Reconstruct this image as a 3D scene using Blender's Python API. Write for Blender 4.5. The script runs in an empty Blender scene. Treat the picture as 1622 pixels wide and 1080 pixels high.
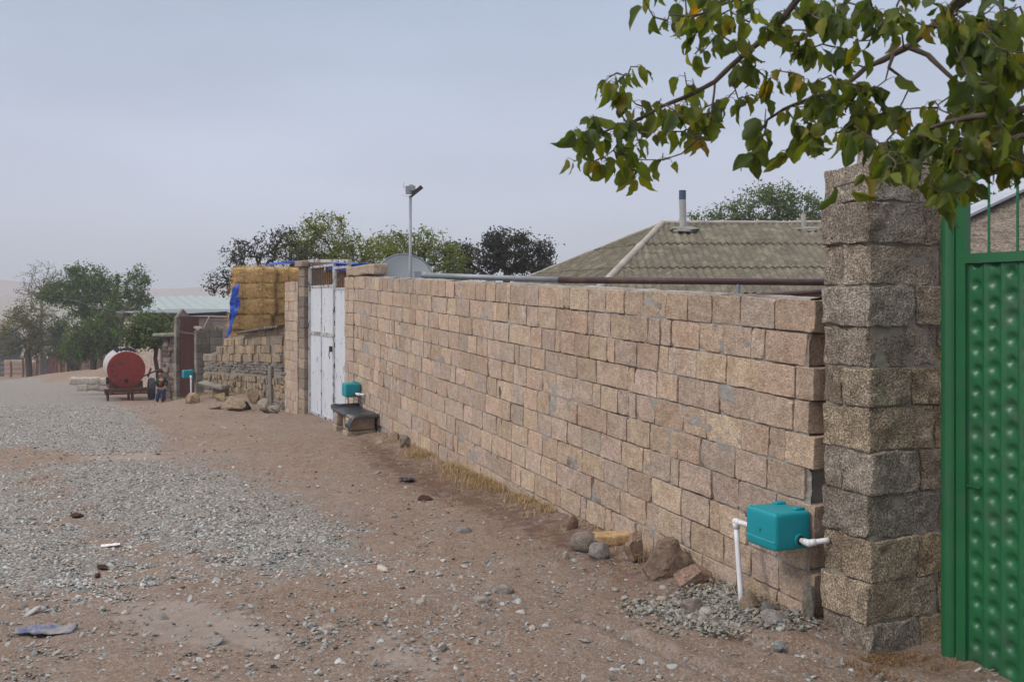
import bpy, math, random
import numpy as np
from mathutils import Vector, Matrix

# ------------------------------------------------------------------ camera, sky, sun
scn = bpy.context.scene
C = scn.collection
R = math.radians
F, CX, HY, ZC = 1500.0, 811.0, 475.0, 1.85       # focal length and horizon in photo pixels, eye height

cam_d = bpy.data.cameras.new('camera')
cam = bpy.data.objects.new('camera', cam_d); C.objects.link(cam)
cam.location = (0, 0, ZC); cam.rotation_euler = (R(90), 0, 0)
cam_d.sensor_width = 36; cam_d.lens = F / 1622 * 36
cam_d.shift_y = -(540 - HY) / 1622
cam_d.clip_start = 0.05; cam_d.clip_end = 9000
cam_d.dof.use_dof = True; cam_d.dof.focus_distance = 8.5; cam_d.dof.aperture_fstop = 7.0
scn.camera = cam

scn.view_settings.view_transform = 'Standard'; scn.view_settings.look = 'None'
scn.view_settings.exposure = 0.18; scn.view_settings.gamma = 1.0

w = bpy.data.worlds.new("World"); scn.world = w; w.use_nodes = True
nt = w.node_tree; nt.nodes.clear()
wo = nt.nodes.new('ShaderNodeOutputWorld'); bg = nt.nodes.new('ShaderNodeBackground')
bg.inputs[1].default_value = 0.1
sky = nt.nodes.new('ShaderNodeTexSky'); sky.sky_type = 'NISHITA'; sky.sun_disc = False
SUN_EL, SUN_AZ = 48, 236
sky.sun_elevation = R(SUN_EL); sky.sun_rotation = R(SUN_AZ); sky.dust_density = 3.0
tc = nt.nodes.new('ShaderNodeTexCoord'); sp = nt.nodes.new('ShaderNodeSeparateXYZ')
nt.links.new(tc.outputs['Generated'], sp.inputs[0])
cr = nt.nodes.new('ShaderNodeValToRGB')                       # cloud deck: slightly brighter towards the zenith
cr.color_ramp.elements[0].position = 0.0; cr.color_ramp.elements[0].color = (.62, .645, .77, 1)
cr.color_ramp.elements[1].position = 1.0; cr.color_ramp.elements[1].color = (1.5, 1.48, 1.46, 1)
e = cr.color_ramp.elements.new(.30); e.color = (.455, .535, .690, 1)
nt.links.new(sp.outputs[2], cr.inputs[0])
mp = nt.nodes.new('ShaderNodeMapping'); mp.inputs['Scale'].default_value = (1.2, 1.2, 4.5)
nt.links.new(tc.outputs['Generated'], mp.inputs[0])
nz = nt.nodes.new('ShaderNodeTexNoise'); nz.inputs['Scale'].default_value = 1.6; nz.inputs['Detail'].default_value = 4
nt.links.new(mp.outputs[0], nz.inputs[0])
mr = nt.nodes.new('ShaderNodeMapRange'); mr.inputs[1].default_value = .3; mr.inputs[2].default_value = .7
mr.inputs[3].default_value = 8.5; mr.inputs[4].default_value = 10.5
nt.links.new(nz.outputs[0], mr.inputs[0])
vm = nt.nodes.new('ShaderNodeVectorMath'); vm.operation = 'SCALE'
nt.links.new(cr.outputs[0], vm.inputs[0]); nt.links.new(mr.outputs[0], vm.inputs['Scale'])
mx = nt.nodes.new('ShaderNodeMixRGB'); mx.inputs[0].default_value = .93
nt.links.new(sky.outputs[0], mx.inputs[1]); nt.links.new(vm.outputs[0], mx.inputs[2])
nt.links.new(mx.outputs[0], bg.inputs[0]); nt.links.new(bg.outputs[0], wo.inputs[0])

sl = bpy.data.lights.new('sun', 'SUN'); sl.energy = 1.5; sl.angle = R(11); sl.color = (1, .93, .84)
so = bpy.data.objects.new('sun', sl); C.objects.link(so)
so.rotation_euler = Vector((.80, .38, -.80)).to_track_quat('-Z', 'Y').to_euler()

# ------------------------------------------------------------------ numeric helpers
rng = np.random.default_rng(7); random.seed(7)

def hsh(ix, iy, iz, seed):
    h = (ix.astype(np.int64) * 374761393 + iy.astype(np.int64) * 668265263 + iz.astype(np.int64) * 2147483647 + seed * 1274126177) & 0xffffffff
    h = ((h ^ (h >> 13)) * 1274126177) & 0xffffffff
    h = ((h ^ (h >> 16)) * 2246822519) & 0xffffffff
    return ((h ^ (h >> 15)) & 0xffffff) / float(0xffffff)

def vnoise(P, seed=0):
    P = np.asarray(P, float); I = np.floor(P).astype(np.int64); f = P - I; u = f * f * (3 - 2 * f)
    out = 0
    for dx in (0, 1):
        for dy in (0, 1):
            for dz in (0, 1):
                wt = (u[:, 0] if dx else 1 - u[:, 0]) * (u[:, 1] if dy else 1 - u[:, 1]) * (u[:, 2] if dz else 1 - u[:, 2])
                out = out + wt * hsh(I[:, 0] + dx, I[:, 1] + dy, I[:, 2] + dz, seed)
    return out * 2 - 1

def fbm(P, oct=4, seed=0):
    P = np.asarray(P, float); s = 0; a = 1; t = 0
    for k in range(oct):
        s = s + a * vnoise(P * 2 ** k, seed + k * 17); t += a; a *= .5
    return s / t

def W(px, py, Y):
    return np.array([(px - CX) / F * Y, Y, ZC - (py - HY) / F * Y])

_Yp = np.array([-400, -20, 0, 3, 5.4, 8.4, 11.5, 14, 15.5, 18.4, 20.3, 22, 25, 27, 29, 31, 34, 40, 50, 80, 120, 200, 400, 6000.])
_Zp = np.array([2, .2, .0, -.12, -.075, -.13, -.15, -.18, -.27, -.38, -.52, -.66, -.98, -1.18, -1.36, -1.43, -1.62, -1.99, -2.68, -4.65, -7.2, -11, -14, -14])
_Yd = np.linspace(-60, 600, 6601); _k = np.exp(-np.linspace(-2, 2, 13) ** 2); _k /= _k.sum()
_Zd = np.convolve(np.pad(np.interp(_Yd, _Yp, _Zp), 6, mode='edge'), _k, mode='valid')

WO = np.array([1.795, 5.45]); WD = np.array([-.3999, .9166]); WN = np.array([-.9166, -.3999])   # long wall: origin, direction, street normal
BUMPS = [(-6.6, 22.4, 1.5, 1.3, .34), (-5.6, 21.3, .9, .8, .2), (-7.6, 23.8, .9, 1.0, .2), (1.75, 5.2, .25, .25, .03),
         (-24.0, 53, 3.4, 3.0, .8), (-20.5, 50, 2.0, 3.0, 1.1)]
def gz(x, y):
    x = np.asarray(x, float); y = np.asarray(y, float)
    z = np.where((y > -60) & (y < 590), np.interp(y, _Yd, _Zd), np.interp(y, _Yp, _Zp))
    for bx, by, rx, ry, h in BUMPS:
        z = z + h * np.exp(-((x - bx) / rx) ** 2 - ((y - by) / ry) ** 2)
    # earth banked against the foot of the long wall
    s = (x - WO[0]) * WD[0] + (y - WO[1]) * WD[1]; o = (x - WO[0]) * WN[0] + (y - WO[1]) * WN[1]
    z = z + .06 * np.exp(-(np.clip(o, 0, 9) / .35) ** 2) * np.clip((s + .25) / .4, 0, 1) * (s < 12)
    return z
def gzf(x, y): return float(gz(np.array([x]), np.array([y]))[0])
def Gp(px, py):
    """the ground point seen at a photo pixel (first hit)"""
    Y = np.arange(3.0, 150, .02); X = (px - CX) / F * Y
    ray = ZC - (py - HY) / F * Y; k = np.argmax(ray < gz(X, Y))
    return np.array([X[k], Y[k], gzf(X[k], Y[k])])

WLOC = {}
def tag(o, label=None, cat=None, group=None, kind=None):
    if label: o['label'] = label
    if cat: o['category'] = cat
    if group: o['group'] = group
    if kind: o['kind'] = kind
    return o
def empty(name, loc, label=None, cat=None, group=None, rz=0):
    o = bpy.data.objects.new(name, None); C.objects.link(o); o.location = Vector(loc); o.rotation_euler.z = rz
    o.empty_display_size = .1; WLOC[o] = np.array(loc, float)
    return tag(o, label, cat, group)

class MB:
    """collects geometry, built as one mesh object"""
    def __init__(s): s.V = []; s.F = []; s.M = []; s.K = []; s.n = 0
    def add(s, V, Fc, m=0, col=(1, 1, 1)):
        V = np.asarray(V, float); k = len(V)
        col = np.asarray(col, float)
        if col.ndim == 1: col = np.tile(col, (k, 1))
        s.V.append(V); s.K.append(col)
        if isinstance(Fc, np.ndarray): s.F.append((Fc + s.n)); s.M.append(np.full(len(Fc), m))
        else:
            by = {}
            for f in Fc: by.setdefault(len(f), []).append(f)
            for q in by.values(): s.F.append(np.array(q) + s.n); s.M.append(np.full(len(q), m))
        s.n += k; return s
    def obox(s, c, ax, d, m=0, col=(1, 1, 1)):
        ax = np.asarray(ax, float); c = np.asarray(c, float); d = np.asarray(d, float) / 2
        P = np.array([[x, y, z] for x in (-1, 1) for y in (-1, 1) for z in (-1, 1)], float) * d
        return s.add(c + P @ ax, [(0, 1, 3, 2), (4, 6, 7, 5), (0, 4, 5, 1), (2, 3, 7, 6), (0, 2, 6, 4), (1, 5, 7, 3)], m, col)
    def box(s, c, d, m=0, col=(1, 1, 1), rz=0):
        return s.obox(c, [[math.cos(rz), math.sin(rz), 0], [-math.sin(rz), math.cos(rz), 0], [0, 0, 1]], d, m, col)
    def rblock(s, c, ax, d, n=(4, 3, 3), r=.012, amp=.004, fr=9, seed=0, m=0, col=(1, 1, 1), chip=0.):
        V, Q = cubegrid(n, tuple(np.round(np.minimum(.9, 2 * r / np.asarray(d)), 3)))
        h = np.asarray(d, float) / 2; P = V * h; q = np.clip(P, -(h - r), h - r); dv = P - q
        L = np.linalg.norm(dv, axis=1, keepdims=True); P = q + dv / np.maximum(L, 1e-9) * r
        if chip:
            for _ in range(3):
                if random.random() < chip:
                    sx, sy, sz = random.choice((-1, 1)), 1, random.choice((-1, 1)); nn_ = np.array([sx * random.uniform(.2, 1), sy * random.uniform(.4, 1.2), sz * random.uniform(.2, 1)]); nn_ /= np.linalg.norm(nn_)
                    lim_ = (np.abs(nn_) * h).sum() - random.uniform(.004, .022) * (1.9 if chip > .8 else 1); dd_ = P @ nn_; P = P - np.maximum(dd_ - lim_, 0)[:, None] * nn_
        P = np.asarray(c, float) + P @ np.asarray(ax, float)
        if amp:
            P = P + amp * np.stack([fbm(P * fr + 31 * k + seed * 1.7, 3, k) for k in range(3)], 1) * 1.6
        return s.add(P, Q, m, col)
    def tube(s, pts, rad, seg=8, m=0, col=(1, 1, 1), cap=True):
        P = np.asarray(pts, float); n = len(P); rad = np.full(n, rad, float) if np.isscalar(rad) else np.asarray(rad, float)
        T = np.gradient(P, axis=0); T /= np.maximum(np.linalg.norm(T, axis=1, keepdims=True), 1e-9)
        u = np.array([0, 0, 1.]) if abs(T[0][2]) < .9 else np.array([1., 0, 0]); A = []; a0 = np.cross(T[0], u)
        for t in T:
            a0 = a0 - t * np.dot(a0, t); a0 = a0 / max(np.linalg.norm(a0), 1e-9); A.append(a0)
        A = np.array(A); B = np.cross(T, A); th = np.arange(seg) * 2 * math.pi / seg
        V = (P[:, None] + rad[:, None, None] * (np.cos(th)[None, :, None] * A[:, None] + np.sin(th)[None, :, None] * B[:, None])).reshape(-1, 3)
        i = np.arange(n - 1)[:, None] * seg; j = np.arange(seg)[None]; j2 = (j + 1) % seg
        Q = np.stack([i + j, i + j2, i + seg + j2, i + seg + j], -1).reshape(-1, 4)
        s.add(V, Q, m, col)
        if cap:
            k = s.n - len(V)
            s.F.append(np.array([list(range(k, k + seg))[::-1]])); s.M.append(np.array([m]))
            s.F.append(np.array([list(range(k + (n - 1) * seg, k + n * seg))])); s.M.append(np.array([m]))
        return s
    def build(s, name, mats, parent=None, smooth=False, col=True, origin=None):
        V = np.concatenate(s.V); K = np.concatenate(s.K)
        if parent is not None: og = WLOC[parent]
        elif origin is not None: og = np.asarray(origin, float)
        else:
            og = np.array([V[:, 0].mean(), V[:, 1].mean(), V[:, 2].min()])
        V = V - og
        me = bpy.data.meshes.new(name); nf = sum(len(f) for f in s.F)
        loops = np.concatenate([f.ravel() for f in s.F]); cnt = np.concatenate([np.full(len(f), f.shape[1]) for f in s.F])
        me.vertices.add(len(V)); me.vertices.foreach_set('co', V.astype(np.float32).ravel())
        me.loops.add(len(loops)); me.loops.foreach_set('vertex_index', loops.astype(np.int32))
        st = np.concatenate([[0], np.cumsum(cnt)[:-1]])
        me.polygons.add(nf); me.polygons.foreach_set('loop_start', st.astype(np.int32))
        me.polygons.foreach_set('loop_total', cnt.astype(np.int32))
        me.polygons.foreach_set('material_index', np.concatenate(s.M).astype(np.int32))
        me.polygons.foreach_set('use_smooth', np.full(nf, smooth))
        if col:
            at = me.color_attributes.new('col', 'FLOAT_COLOR', 'POINT')
            at.data.foreach_set('color', np.concatenate([K, np.ones((len(K), 1))], 1).astype(np.float32).ravel())
        me.update(calc_edges=True); me.validate()
        for mm in (mats if isinstance(mats, (list, tuple)) else [mats]): me.materials.append(mm)
        o = bpy.data.objects.new(name, me); C.objects.link(o)
        if parent is not None: o.parent = parent
        else: o.location = Vector(og)
        WLOC[o] = og
        return o

_cg = {}
def cubegrid(n, edge):
    key = (n, edge)
    if key in _cg: return _cg[key]
    cs = []
    for k in range(3):
        a = np.linspace(-1 + edge[k], 1 - edge[k], n[k] + 1); cs.append(np.concatenate([[-1], a, [1]]))
    N = [len(c) - 1 for c in cs]; idx = {}; V = []; Q = []
    def vi(i, j, k):
        if (i, j, k) not in idx: idx[(i, j, k)] = len(V); V.append((cs[0][i], cs[1][j], cs[2][k]))
        return idx[(i, j, k)]
    for j in range(N[1]):
        for k in range(N[2]):
            Q.append((vi(0, j, k), vi(0, j, k + 1), vi(0, j + 1, k + 1), vi(0, j + 1, k)))
            Q.append((vi(N[0], j, k), vi(N[0], j + 1, k), vi(N[0], j + 1, k + 1), vi(N[0], j, k + 1)))
    for i in range(N[0]):
        for k in range(N[2]):
            Q.append((vi(i, 0, k), vi(i + 1, 0, k), vi(i + 1, 0, k + 1), vi(i, 0, k + 1)))
            Q.append((vi(i, N[1], k), vi(i, N[1], k + 1), vi(i + 1, N[1], k + 1), vi(i + 1, N[1], k)))
    for i in range(N[0]):
        for j in range(N[1]):
            Q.append((vi(i, j, 0), vi(i, j + 1, 0), vi(i + 1, j + 1, 0), vi(i + 1, j, 0)))
            Q.append((vi(i, j, N[2]), vi(i + 1, j, N[2]), vi(i + 1, j + 1, N[2]), vi(i, j + 1, N[2])))
    _cg[key] = (np.array(V, float), np.array(Q)); return _cg[key]

class Fr:
    """a local frame along a wall line: s along, o towards the street, z up"""
    def __init__(s, a, b):
        s.a = np.array(a[:2], float); b = np.array(b[:2], float); s.L = np.linalg.norm(b - s.a); s.d = (b - s.a) / s.L
        s.n = np.array([-s.d[1], s.d[0]]); s.ax = np.array([[s.d[0], s.d[1], 0], [s.n[0], s.n[1], 0], [0, 0, 1]])
    def p(s, u, o, z): q = s.a + s.d * u + s.n * o; return np.array([q[0], q[1], z])
    def box(s, mb, u0, u1, o0, o1, z0, z1, m=0, col=(1, 1, 1)):
        mb.obox(s.p((u0 + u1) / 2, (o0 + o1) / 2, (z0 + z1) / 2), s.ax, (abs(u1 - u0), abs(o1 - o0), abs(z1 - z0)), m, col)
    def rb(s, mb, u0, u1, o0, o1, z0, z1, **k):
        mb.rblock(s.p((u0 + u1) / 2, (o0 + o1) / 2, (z0 + z1) / 2), s.ax, (abs(u1 - u0), abs(o1 - o0), abs(z1 - z0)), **k)

# ------------------------------------------------------------------ materials
def mat(name, c1=(.5, .5, .5), c2=None, scale=4., rough=.85, bump=.0, bscale=60., metal=0., attr=False, c3=None, s3=1.5, t3=(.5, .65),
        spec=.3, detail=6, speck=(), transl=0., stretch=None, pits=0., pscale=60., bdist=.01):
    m = bpy.data.materials.new(name); m.use_nodes = True; t = m.node_tree; N = t.nodes; L = t.links; b = N['Principled BSDF']
    tcn = N.new('ShaderNodeTexCoord'); vec = tcn.outputs['Object']
    if stretch:
        mpn = N.new('ShaderNodeMapping'); mpn.inputs['Scale'].default_value = stretch; L.new(vec, mpn.inputs[0]); vec = mpn.outputs[0]
    def noise(sc, det=detail, ro=.6):
        n = N.new('ShaderNodeTexNoise'); n.inputs['Scale'].default_value = sc; n.inputs['Detail'].default_value = det
        n.inputs['Roughness'].default_value = ro; L.new(vec, n.inputs['Vector']); return n.outputs[0]
    def ramp(v, a, bb):
        r = N.new('ShaderNodeMapRange'); r.inputs[1].default_value = a; r.inputs[2].default_value = bb; L.new(v, r.inputs[0]); return r.outputs[0]
    def mix(f, a, bb, mode='MIX'):
        x = N.new('ShaderNodeMixRGB'); x.blend_type = mode
        if isinstance(f, float): x.inputs[0].default_value = f
        else: L.new(f, x.inputs[0])
        for k, v in ((1, a), (2, bb)):
            if isinstance(v, tuple): x.inputs[k].default_value = (*v, 1)
            else: L.new(v, x.inputs[k])
        return x.outputs[0]
    c2 = c2 or tuple(v * .8 for v in c1)
    col = mix(ramp(noise(scale), .35, .65), c1, c2)
    if c3: col = mix(ramp(noise(s3, 5), *t3), col, c3)
    if attr:
        a = N.new('ShaderNodeAttribute'); a.attribute_name = 'col'; col = mix(1.0, col, a.outputs[0], 'MULTIPLY')
    for sc_, lo_, hi_ in speck:
        col = mix(1.0, col, mix(ramp(noise(sc_, 2.5, .7), .38, .62), (lo_,) * 3, (hi_,) * 3), 'MULTIPLY')
    bumps = []
    if pits:
        v = N.new('ShaderNodeTexNoise'); v.inputs['Scale'].default_value = pscale; v.inputs['Detail'].default_value = 2.5
        L.new(vec, v.inputs['Vector']); pm = ramp(v.outputs[0], .36, .5)
        col = mix(pits, col, mix(pm, tuple(x * .22 for x in c1), (1., 1., 1.)), 'MULTIPLY'); bumps.append((pm, .8, bdist))
    L.new(col, b.inputs['Base Color']); b.inputs['Roughness'].default_value = rough; b.inputs['Metallic'].default_value = metal
    b.inputs['Specular IOR Level'].default_value = spec
    if bump: bumps.append((noise(bscale, 8, .65), bump, bdist))
    prev = None
    for h, st, ds in bumps:
        bn = N.new('ShaderNodeBump'); bn.inputs['Strength'].default_value = st; bn.inputs['Distance'].default_value = ds; L.new(h, bn.inputs['Height'])
        if prev: L.new(prev, bn.inputs['Normal'])
        prev = bn.outputs[0]
    if prev: L.new(prev, b.inputs['Normal'])
    if transl:
        out = N['Material Output']; tr = N.new('ShaderNodeBsdfTranslucent'); L.new(mix(1.0, col, (1.25, 1.35, .6), 'MULTIPLY'), tr.inputs[0])
        ms = N.new('ShaderNodeMixShader'); ms.inputs[0].default_value = transl
        L.new(b.outputs[0], ms.inputs[1]); L.new(tr.outputs[0], ms.inputs[2]); L.new(ms.outputs[0], out.inputs[0])
    return m

M = {}
M['block'] = mat('sawn_limestone', (.82, .80, .79), (1.10, 1.08, 1.07), 16, .93, 1.0, 70, attr=True, c3=(.80, .74, .70), s3=7, t3=(.5, .7), bdist=.018, detail=10, speck=((130, .72, 1.24), (42, .84, 1.14)))
M['mortar'] = mat('grey_mortar', (.29, .27, .25), (.40, .375, .345), 14, .95, .9, 45, c3=(.12, .10, .085), bdist=.02)
M['shell'] = mat('porous_shell_limestone', (.51, .45, .385), (.33, .29, .245), 9, .95, 1.0, 60, attr=True, c3=(.26, .215, .17), s3=3.6, t3=(.52, .70), pits=.55, pscale=130, bdist=.016, detail=12, speck=((95, .62, 1.35), (14, .8, 1.15)))
M['rubble'] = mat('field_stone', (1.05, 1.02, .98), (.75, .72, .68), 6, .93, .8, 40, attr=True, bdist=.02, speck=((30, .7, 1.25),))
M['mortart'] = mat('earth_mortar', (.30, .25, .20), (.21, .18, .15), 10, .95, .9, 30)
M['rock'] = mat('weathered_rock', (1.1, 1.05, 1.0), (.66, .62, .58), 16, .9, 1.0, 60, attr=True, bdist=.012, speck=((110, .75, 1.2),))
M['peb'] = mat('crushed_stone', (1, 1, 1), (.8, .8, .8), 30, .88, attr=True)
M['green'] = mat('green_gloss_paint', (.010, .135, .044), (.008, .105, .036), 2.5, .42, .12, 30, spec=.75, c3=(.045, .11, .065), s3=4., t3=(.54, .74))
M['greenrail'] = mat('faded_green_paint', (.02, .16, .075), (.013, .13, .055), 3, .5, .05, 30, spec=.4)
M['teal'] = mat('teal_plastic', (.004, .27, .325), (.006, .25, .30), 3, .45, .03, 120, spec=.4)
M['tealrim'] = mat('worn_teal_edge', (.10, .42, .46), (.05, .35, .40), 9, .5)
M['pvc'] = mat('white_plastic_pipe', (.74, .74, .76), (.66, .66, .68), 8, .4, spec=.5)
M['blue'] = mat('blue_plastic', (.01, .04, .45), (.01, .03, .38), 5, .4)
M['blk'] = mat('black_rubber', (.012, .012, .013), (.02, .02, .022), 8, .7, .2, 40)
M['white'] = mat('peeling_white_paint', (.62, .65, .70), (.55, .58, .63), 3, .6, .15, 25, c3=(.07, .05, .04), s3=14, t3=(.62, .66), stretch=(1, 1, .35))
M['whitetrim'] = mat('worn_white_frame', (.50, .51, .53), (.36, .35, .35), 5, .65, .2, 30, c3=(.06, .045, .04), s3=9, t3=(.55, .6))
M['steel'] = mat('galvanised_steel', (.30, .33, .36), (.24, .265, .29), 4, .5, .08, 20, metal=.25)
M['brownpipe'] = mat('brown_painted_pipe', (.075, .04, .042), (.055, .032, .034), 4, .5, .1, 25, c3=(.11, .065, .05), s3=4)
M['slate'] = mat('asbestos_sheet', (.160, .136, .100), (.108, .093, .070), 2.6, .95, .8, 30, c3=(.22, .205, .145), s3=3.2, t3=(.5, .7), attr=True, detail=9, speck=((22, .78, 1.2), (7, .85, 1.12)))
M['slatedark'] = mat('dark_asbestos_sheet', (.15, .14, .13), (.105, .10, .092), 2, .95, .5, 30, c3=(.20, .19, .17), s3=2.5)
M['cement'] = mat('pale_cement', (.42, .38, .33), (.30, .28, .25), 3, .95, .6, 25)
M['grit'] = mat('gritty_stone_roof', (.34, .27, .21), (.23, .19, .15), 7, .95, 1.0, 28, c3=(.14, .12, .10), s3=10, bdist=.05, speck=((34, .55, 1.35), (90, .75, 1.2)))
M['zinc'] = mat('zinc_flashing', (.42, .45, .50), (.36, .38, .43), 3, .5, metal=.2)
M['hay'] = mat('straw', (.80, .57, .28), (.58, .38, .16), 14, .9, 1.0, 55, attr=True, stretch=(1, 2.5, 2.5), bdist=.03)
M['tarp'] = mat('blue_tarpaulin', (.012, .075, .46), (.01, .05, .33), 5, .5, .2, 15, spec=.4)
M['brownmetal'] = mat('brown_painted_metal', (.115, .045, .042), (.085, .036, .034), 2, .6, .1, 20)
M['concrete'] = mat('grey_concrete', (.25, .235, .21), (.19, .18, .16), 3, .95, .5, 25, c3=(.14, .125, .11), s3=2.5, attr=True)
M['redpaint'] = mat('faded_red_paint', (.30, .04, .032), (.21, .03, .026), 3.5, .6, .1, 15, c3=(.10, .03, .025), s3=5, t3=(.54, .70), spec=.4)
M['rust'] = mat('rusty_steel', (.13, .055, .04), (.07, .035, .03), 6, .85, .4, 25)
M['tankwhite'] = mat('white_tank_paint', (.50, .49, .50), (.36, .34, .34), 3, .6, c3=(.20, .09, .07), s3=3, t3=(.60, .70))
M['tyre'] = mat('tyre_rubber', (.035, .038, .045), (.055, .058, .066), 10, .85, .4, 25)
M['fence'] = mat('weathered_fence', (.33, .27, .25), (.22, .18, .17), 3, .9, .4, 20, attr=True)
M['palewall'] = mat('pale_plaster', (.44, .34, .285), (.36, .28, .235), 2, .95, .4, 15, attr=True)
M['roofgreen'] = mat('pale_green_roof_sheet', (.34, .385, .385), (.29, .335, .335), 1.2, .7, .1, 10)
M['roofgrey'] = mat('grey_roof_sheet', (.28, .30, .33), (.22, .24, .26), 1.5, .8, .1, 10)
M['bark'] = mat('bark', (.12, .095, .075), (.07, .055, .045), 12, .95, .8, 35, stretch=(1, 1, .3))
M['barkgrey'] = mat('pale_bark', (.25, .235, .215), (.17, .16, .145), 8, .95, .5, 20)
M['leaf'] = mat('big_green_leaf', (1, 1, 1), (.82, .9, .8), 18, .45, .25, 60, attr=True, c3=(1.9, 1.05, .35), s3=11, t3=(.57, .69), transl=.58, spec=.35)
M['foliage'] = mat('foliage', (1, 1, 1), (.75, .8, .75), 1.5, .7, attr=True, transl=.25, spec=.2)
M['dish'] = mat('dish_grey', (.40, .43, .46), (.36, .39, .42), 2, .5, .03, 10)
M['dark'] = mat('dark_plastic', (.03, .03, .035), (.045, .045, .05), 5, .5)
M['grass'] = mat('dry_grass', (.50, .38, .24), (.38, .28, .17), 6, .9, attr=True, transl=.2)
M['sheet'] = mat('black_plastic_sheet', (.018, .022, .028), (.035, .04, .05), 6, .35, .5, 12, spec=.5)
M['litter'] = mat('slate_blue_plastic', (.10, .115, .22), (.15, .16, .22), 9, .5, .4, 20, c3=(.28, .25, .24), s3=14, t3=(.45, .6))
M['dung'] = mat('dark_clod', (.075, .035, .025), (.05, .025, .02), 20, .95, .8, 40)
M['skin'] = mat('skin', (.42, .24, .17), (.38, .21, .15), 8, .6)
M['shirt'] = mat('dark_green_sweater', (.035, .055, .03), (.028, .04, .025), 9, .9, .2, 60)
M['vest'] = mat('brown_red_print', (.14, .05, .035), (.09, .04, .03), 12, .9)
M['jeans'] = mat('blue_jeans', (.02, .035, .10), (.05, .075, .16), 5, .9, .2, 60)
M['hair'] = mat('dark_hair', (.012, .010, .009), (.02, .017, .015), 20, .8)

# ---- ground material: dirt, crushed gravel and dried mud, laid out by a painted material mask (col: r gravel, g mud, b dark soil plus painted contact shade by the wall)
def ground_mat():
    m = bpy.data.materials.new('dirt_and_gravel'); m.use_nodes = True; t = m.node_tree; N = t.nodes; L = t.links; b = N['Principled BSDF']
    tcn = N.new('ShaderNodeTexCoord'); vec = tcn.outputs['Object']
    def noise(sc, det=6, ro=.6):
        n = N.new('ShaderNodeTexNoise'); n.inputs['Scale'].default_value = sc; n.inputs['Detail'].default_value = det
        n.inputs['Roughness'].default_value = ro; L.new(vec, n.inputs['Vector']); return n.outputs[0]
    def ramp(v, a, bb, c=0., d=1.):
        r = N.new('ShaderNodeMapRange'); r.inputs[1].default_value = a; r.inputs[2].default_value = bb; r.inputs[3].default_value = c; r.inputs[4].default_value = d
        L.new(v, r.inputs[0]); return r.outputs[0]
    def mix(f, a, bb, mode='MIX'):
        x = N.new('ShaderNodeMixRGB'); x.blend_type = mode
        if isinstance(f, float): x.inputs[0].default_value = f
        else: L.new(f, x.inputs[0])
        for k, v in ((1, a), (2, bb)):
            if isinstance(v, tuple): x.inputs[k].default_value = (*v, 1)
            else: L.new(v, x.inputs[k])
        return x.outputs[0]
    def math_(op, a, bb):
        x = N.new('ShaderNodeMath'); x.operation = op
        for k, v in ((0, a), (1, bb)):
            if isinstance(v, float): x.inputs[k].default_value = v
            else: L.new(v, x.inputs[k])
        return x.outputs[0]
    a = N.new('ShaderNodeAttribute'); a.attribute_name = 'col'; sx = N.new('ShaderNodeSeparateColor'); L.new(a.outputs[0], sx.inputs[0])
    dirt = mix(ramp(noise(1.1), .35, .65), (.245, .155, .108), (.180, .116, .084))
    dirt = mix(ramp(noise(.55, 3), .42, .6, 0., .38), dirt, (.30, .235, .195))
    dirt = mix(ramp(noise(5.5, 8), .45, .7), dirt, (.275, .20, .158))
    dirt = mix(ramp(noise(60, 4, .8), .52, .62), dirt, (.40, .345, .30))
    dirt = mix(ramp(noise(17, 5, .8), .52, .66), dirt, (.31, .26, .225))
    dirt = mix(ramp(noise(38, 4, .8), .58, .68), dirt, (.085, .056, .044))
    vo = N.new('ShaderNodeTexVoronoi'); vo.inputs['Scale'].default_value = 42; vo.inputs['Randomness'].default_value = 1; L.new(vec, vo.inputs['Vector'])
    vg = N.new('ShaderNodeSeparateColor'); L.new(vo.outputs['Color'], vg.inputs[0])
    grav = mix(vg.outputs[0], (.22, .212, .20), (.52, .505, .475))
    grav = mix(ramp(vg.outputs[1], .7, .9), grav, (.36, .27, .22))
    grav = mix(ramp(vo.outputs['Distance'], .3, .75, 0., .75), grav, (.13, .105, .09))
    gm = math_('ADD', sx.outputs[0], ramp(noise(3.2, 9, .72), .25, .75, -.42, .42))
    gm = ramp(gm, .42, .60)
    col = mix(gm, dirt, grav)
    mud = mix(ramp(noise(7, 8), .35, .65), (.36, .30, .265), (.30, .24, .205))
    mm = ramp(math_('ADD', sx.outputs[1], ramp(noise(6, 8, .7), .3, .7, -.3, .3)), .42, .62)
    col = mix(mm, col, mud)
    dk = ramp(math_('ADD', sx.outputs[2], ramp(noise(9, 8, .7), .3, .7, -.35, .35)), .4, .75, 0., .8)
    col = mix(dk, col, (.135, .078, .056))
    L.new(col, b.inputs['Base Color']); b.inputs['Roughness'].default_value = .95; b.inputs['Specular IOR Level'].default_value = .15
    b1 = N.new('ShaderNodeBump'); b1.inputs['Strength'].default_value = .9; b1.inputs['Distance'].default_value = .03; L.new(noise(22, 9, .75), b1.inputs['Height'])
    h2 = mix(gm, (0., 0., 0.), ramp(vo.outputs['Distance'], 0., .7, 1., 0.))
    b2 = N.new('ShaderNodeBump'); b2.inputs['Strength'].default_value = .9; b2.inputs['Distance'].default_value = .012; L.new(h2, b2.inputs['Height'])
    L.new(b1.outputs[0], b2.inputs['Normal']); L.new(b2.outputs[0], b.inputs['Normal'])
    return m
M['ground'] = ground_mat()

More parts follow.
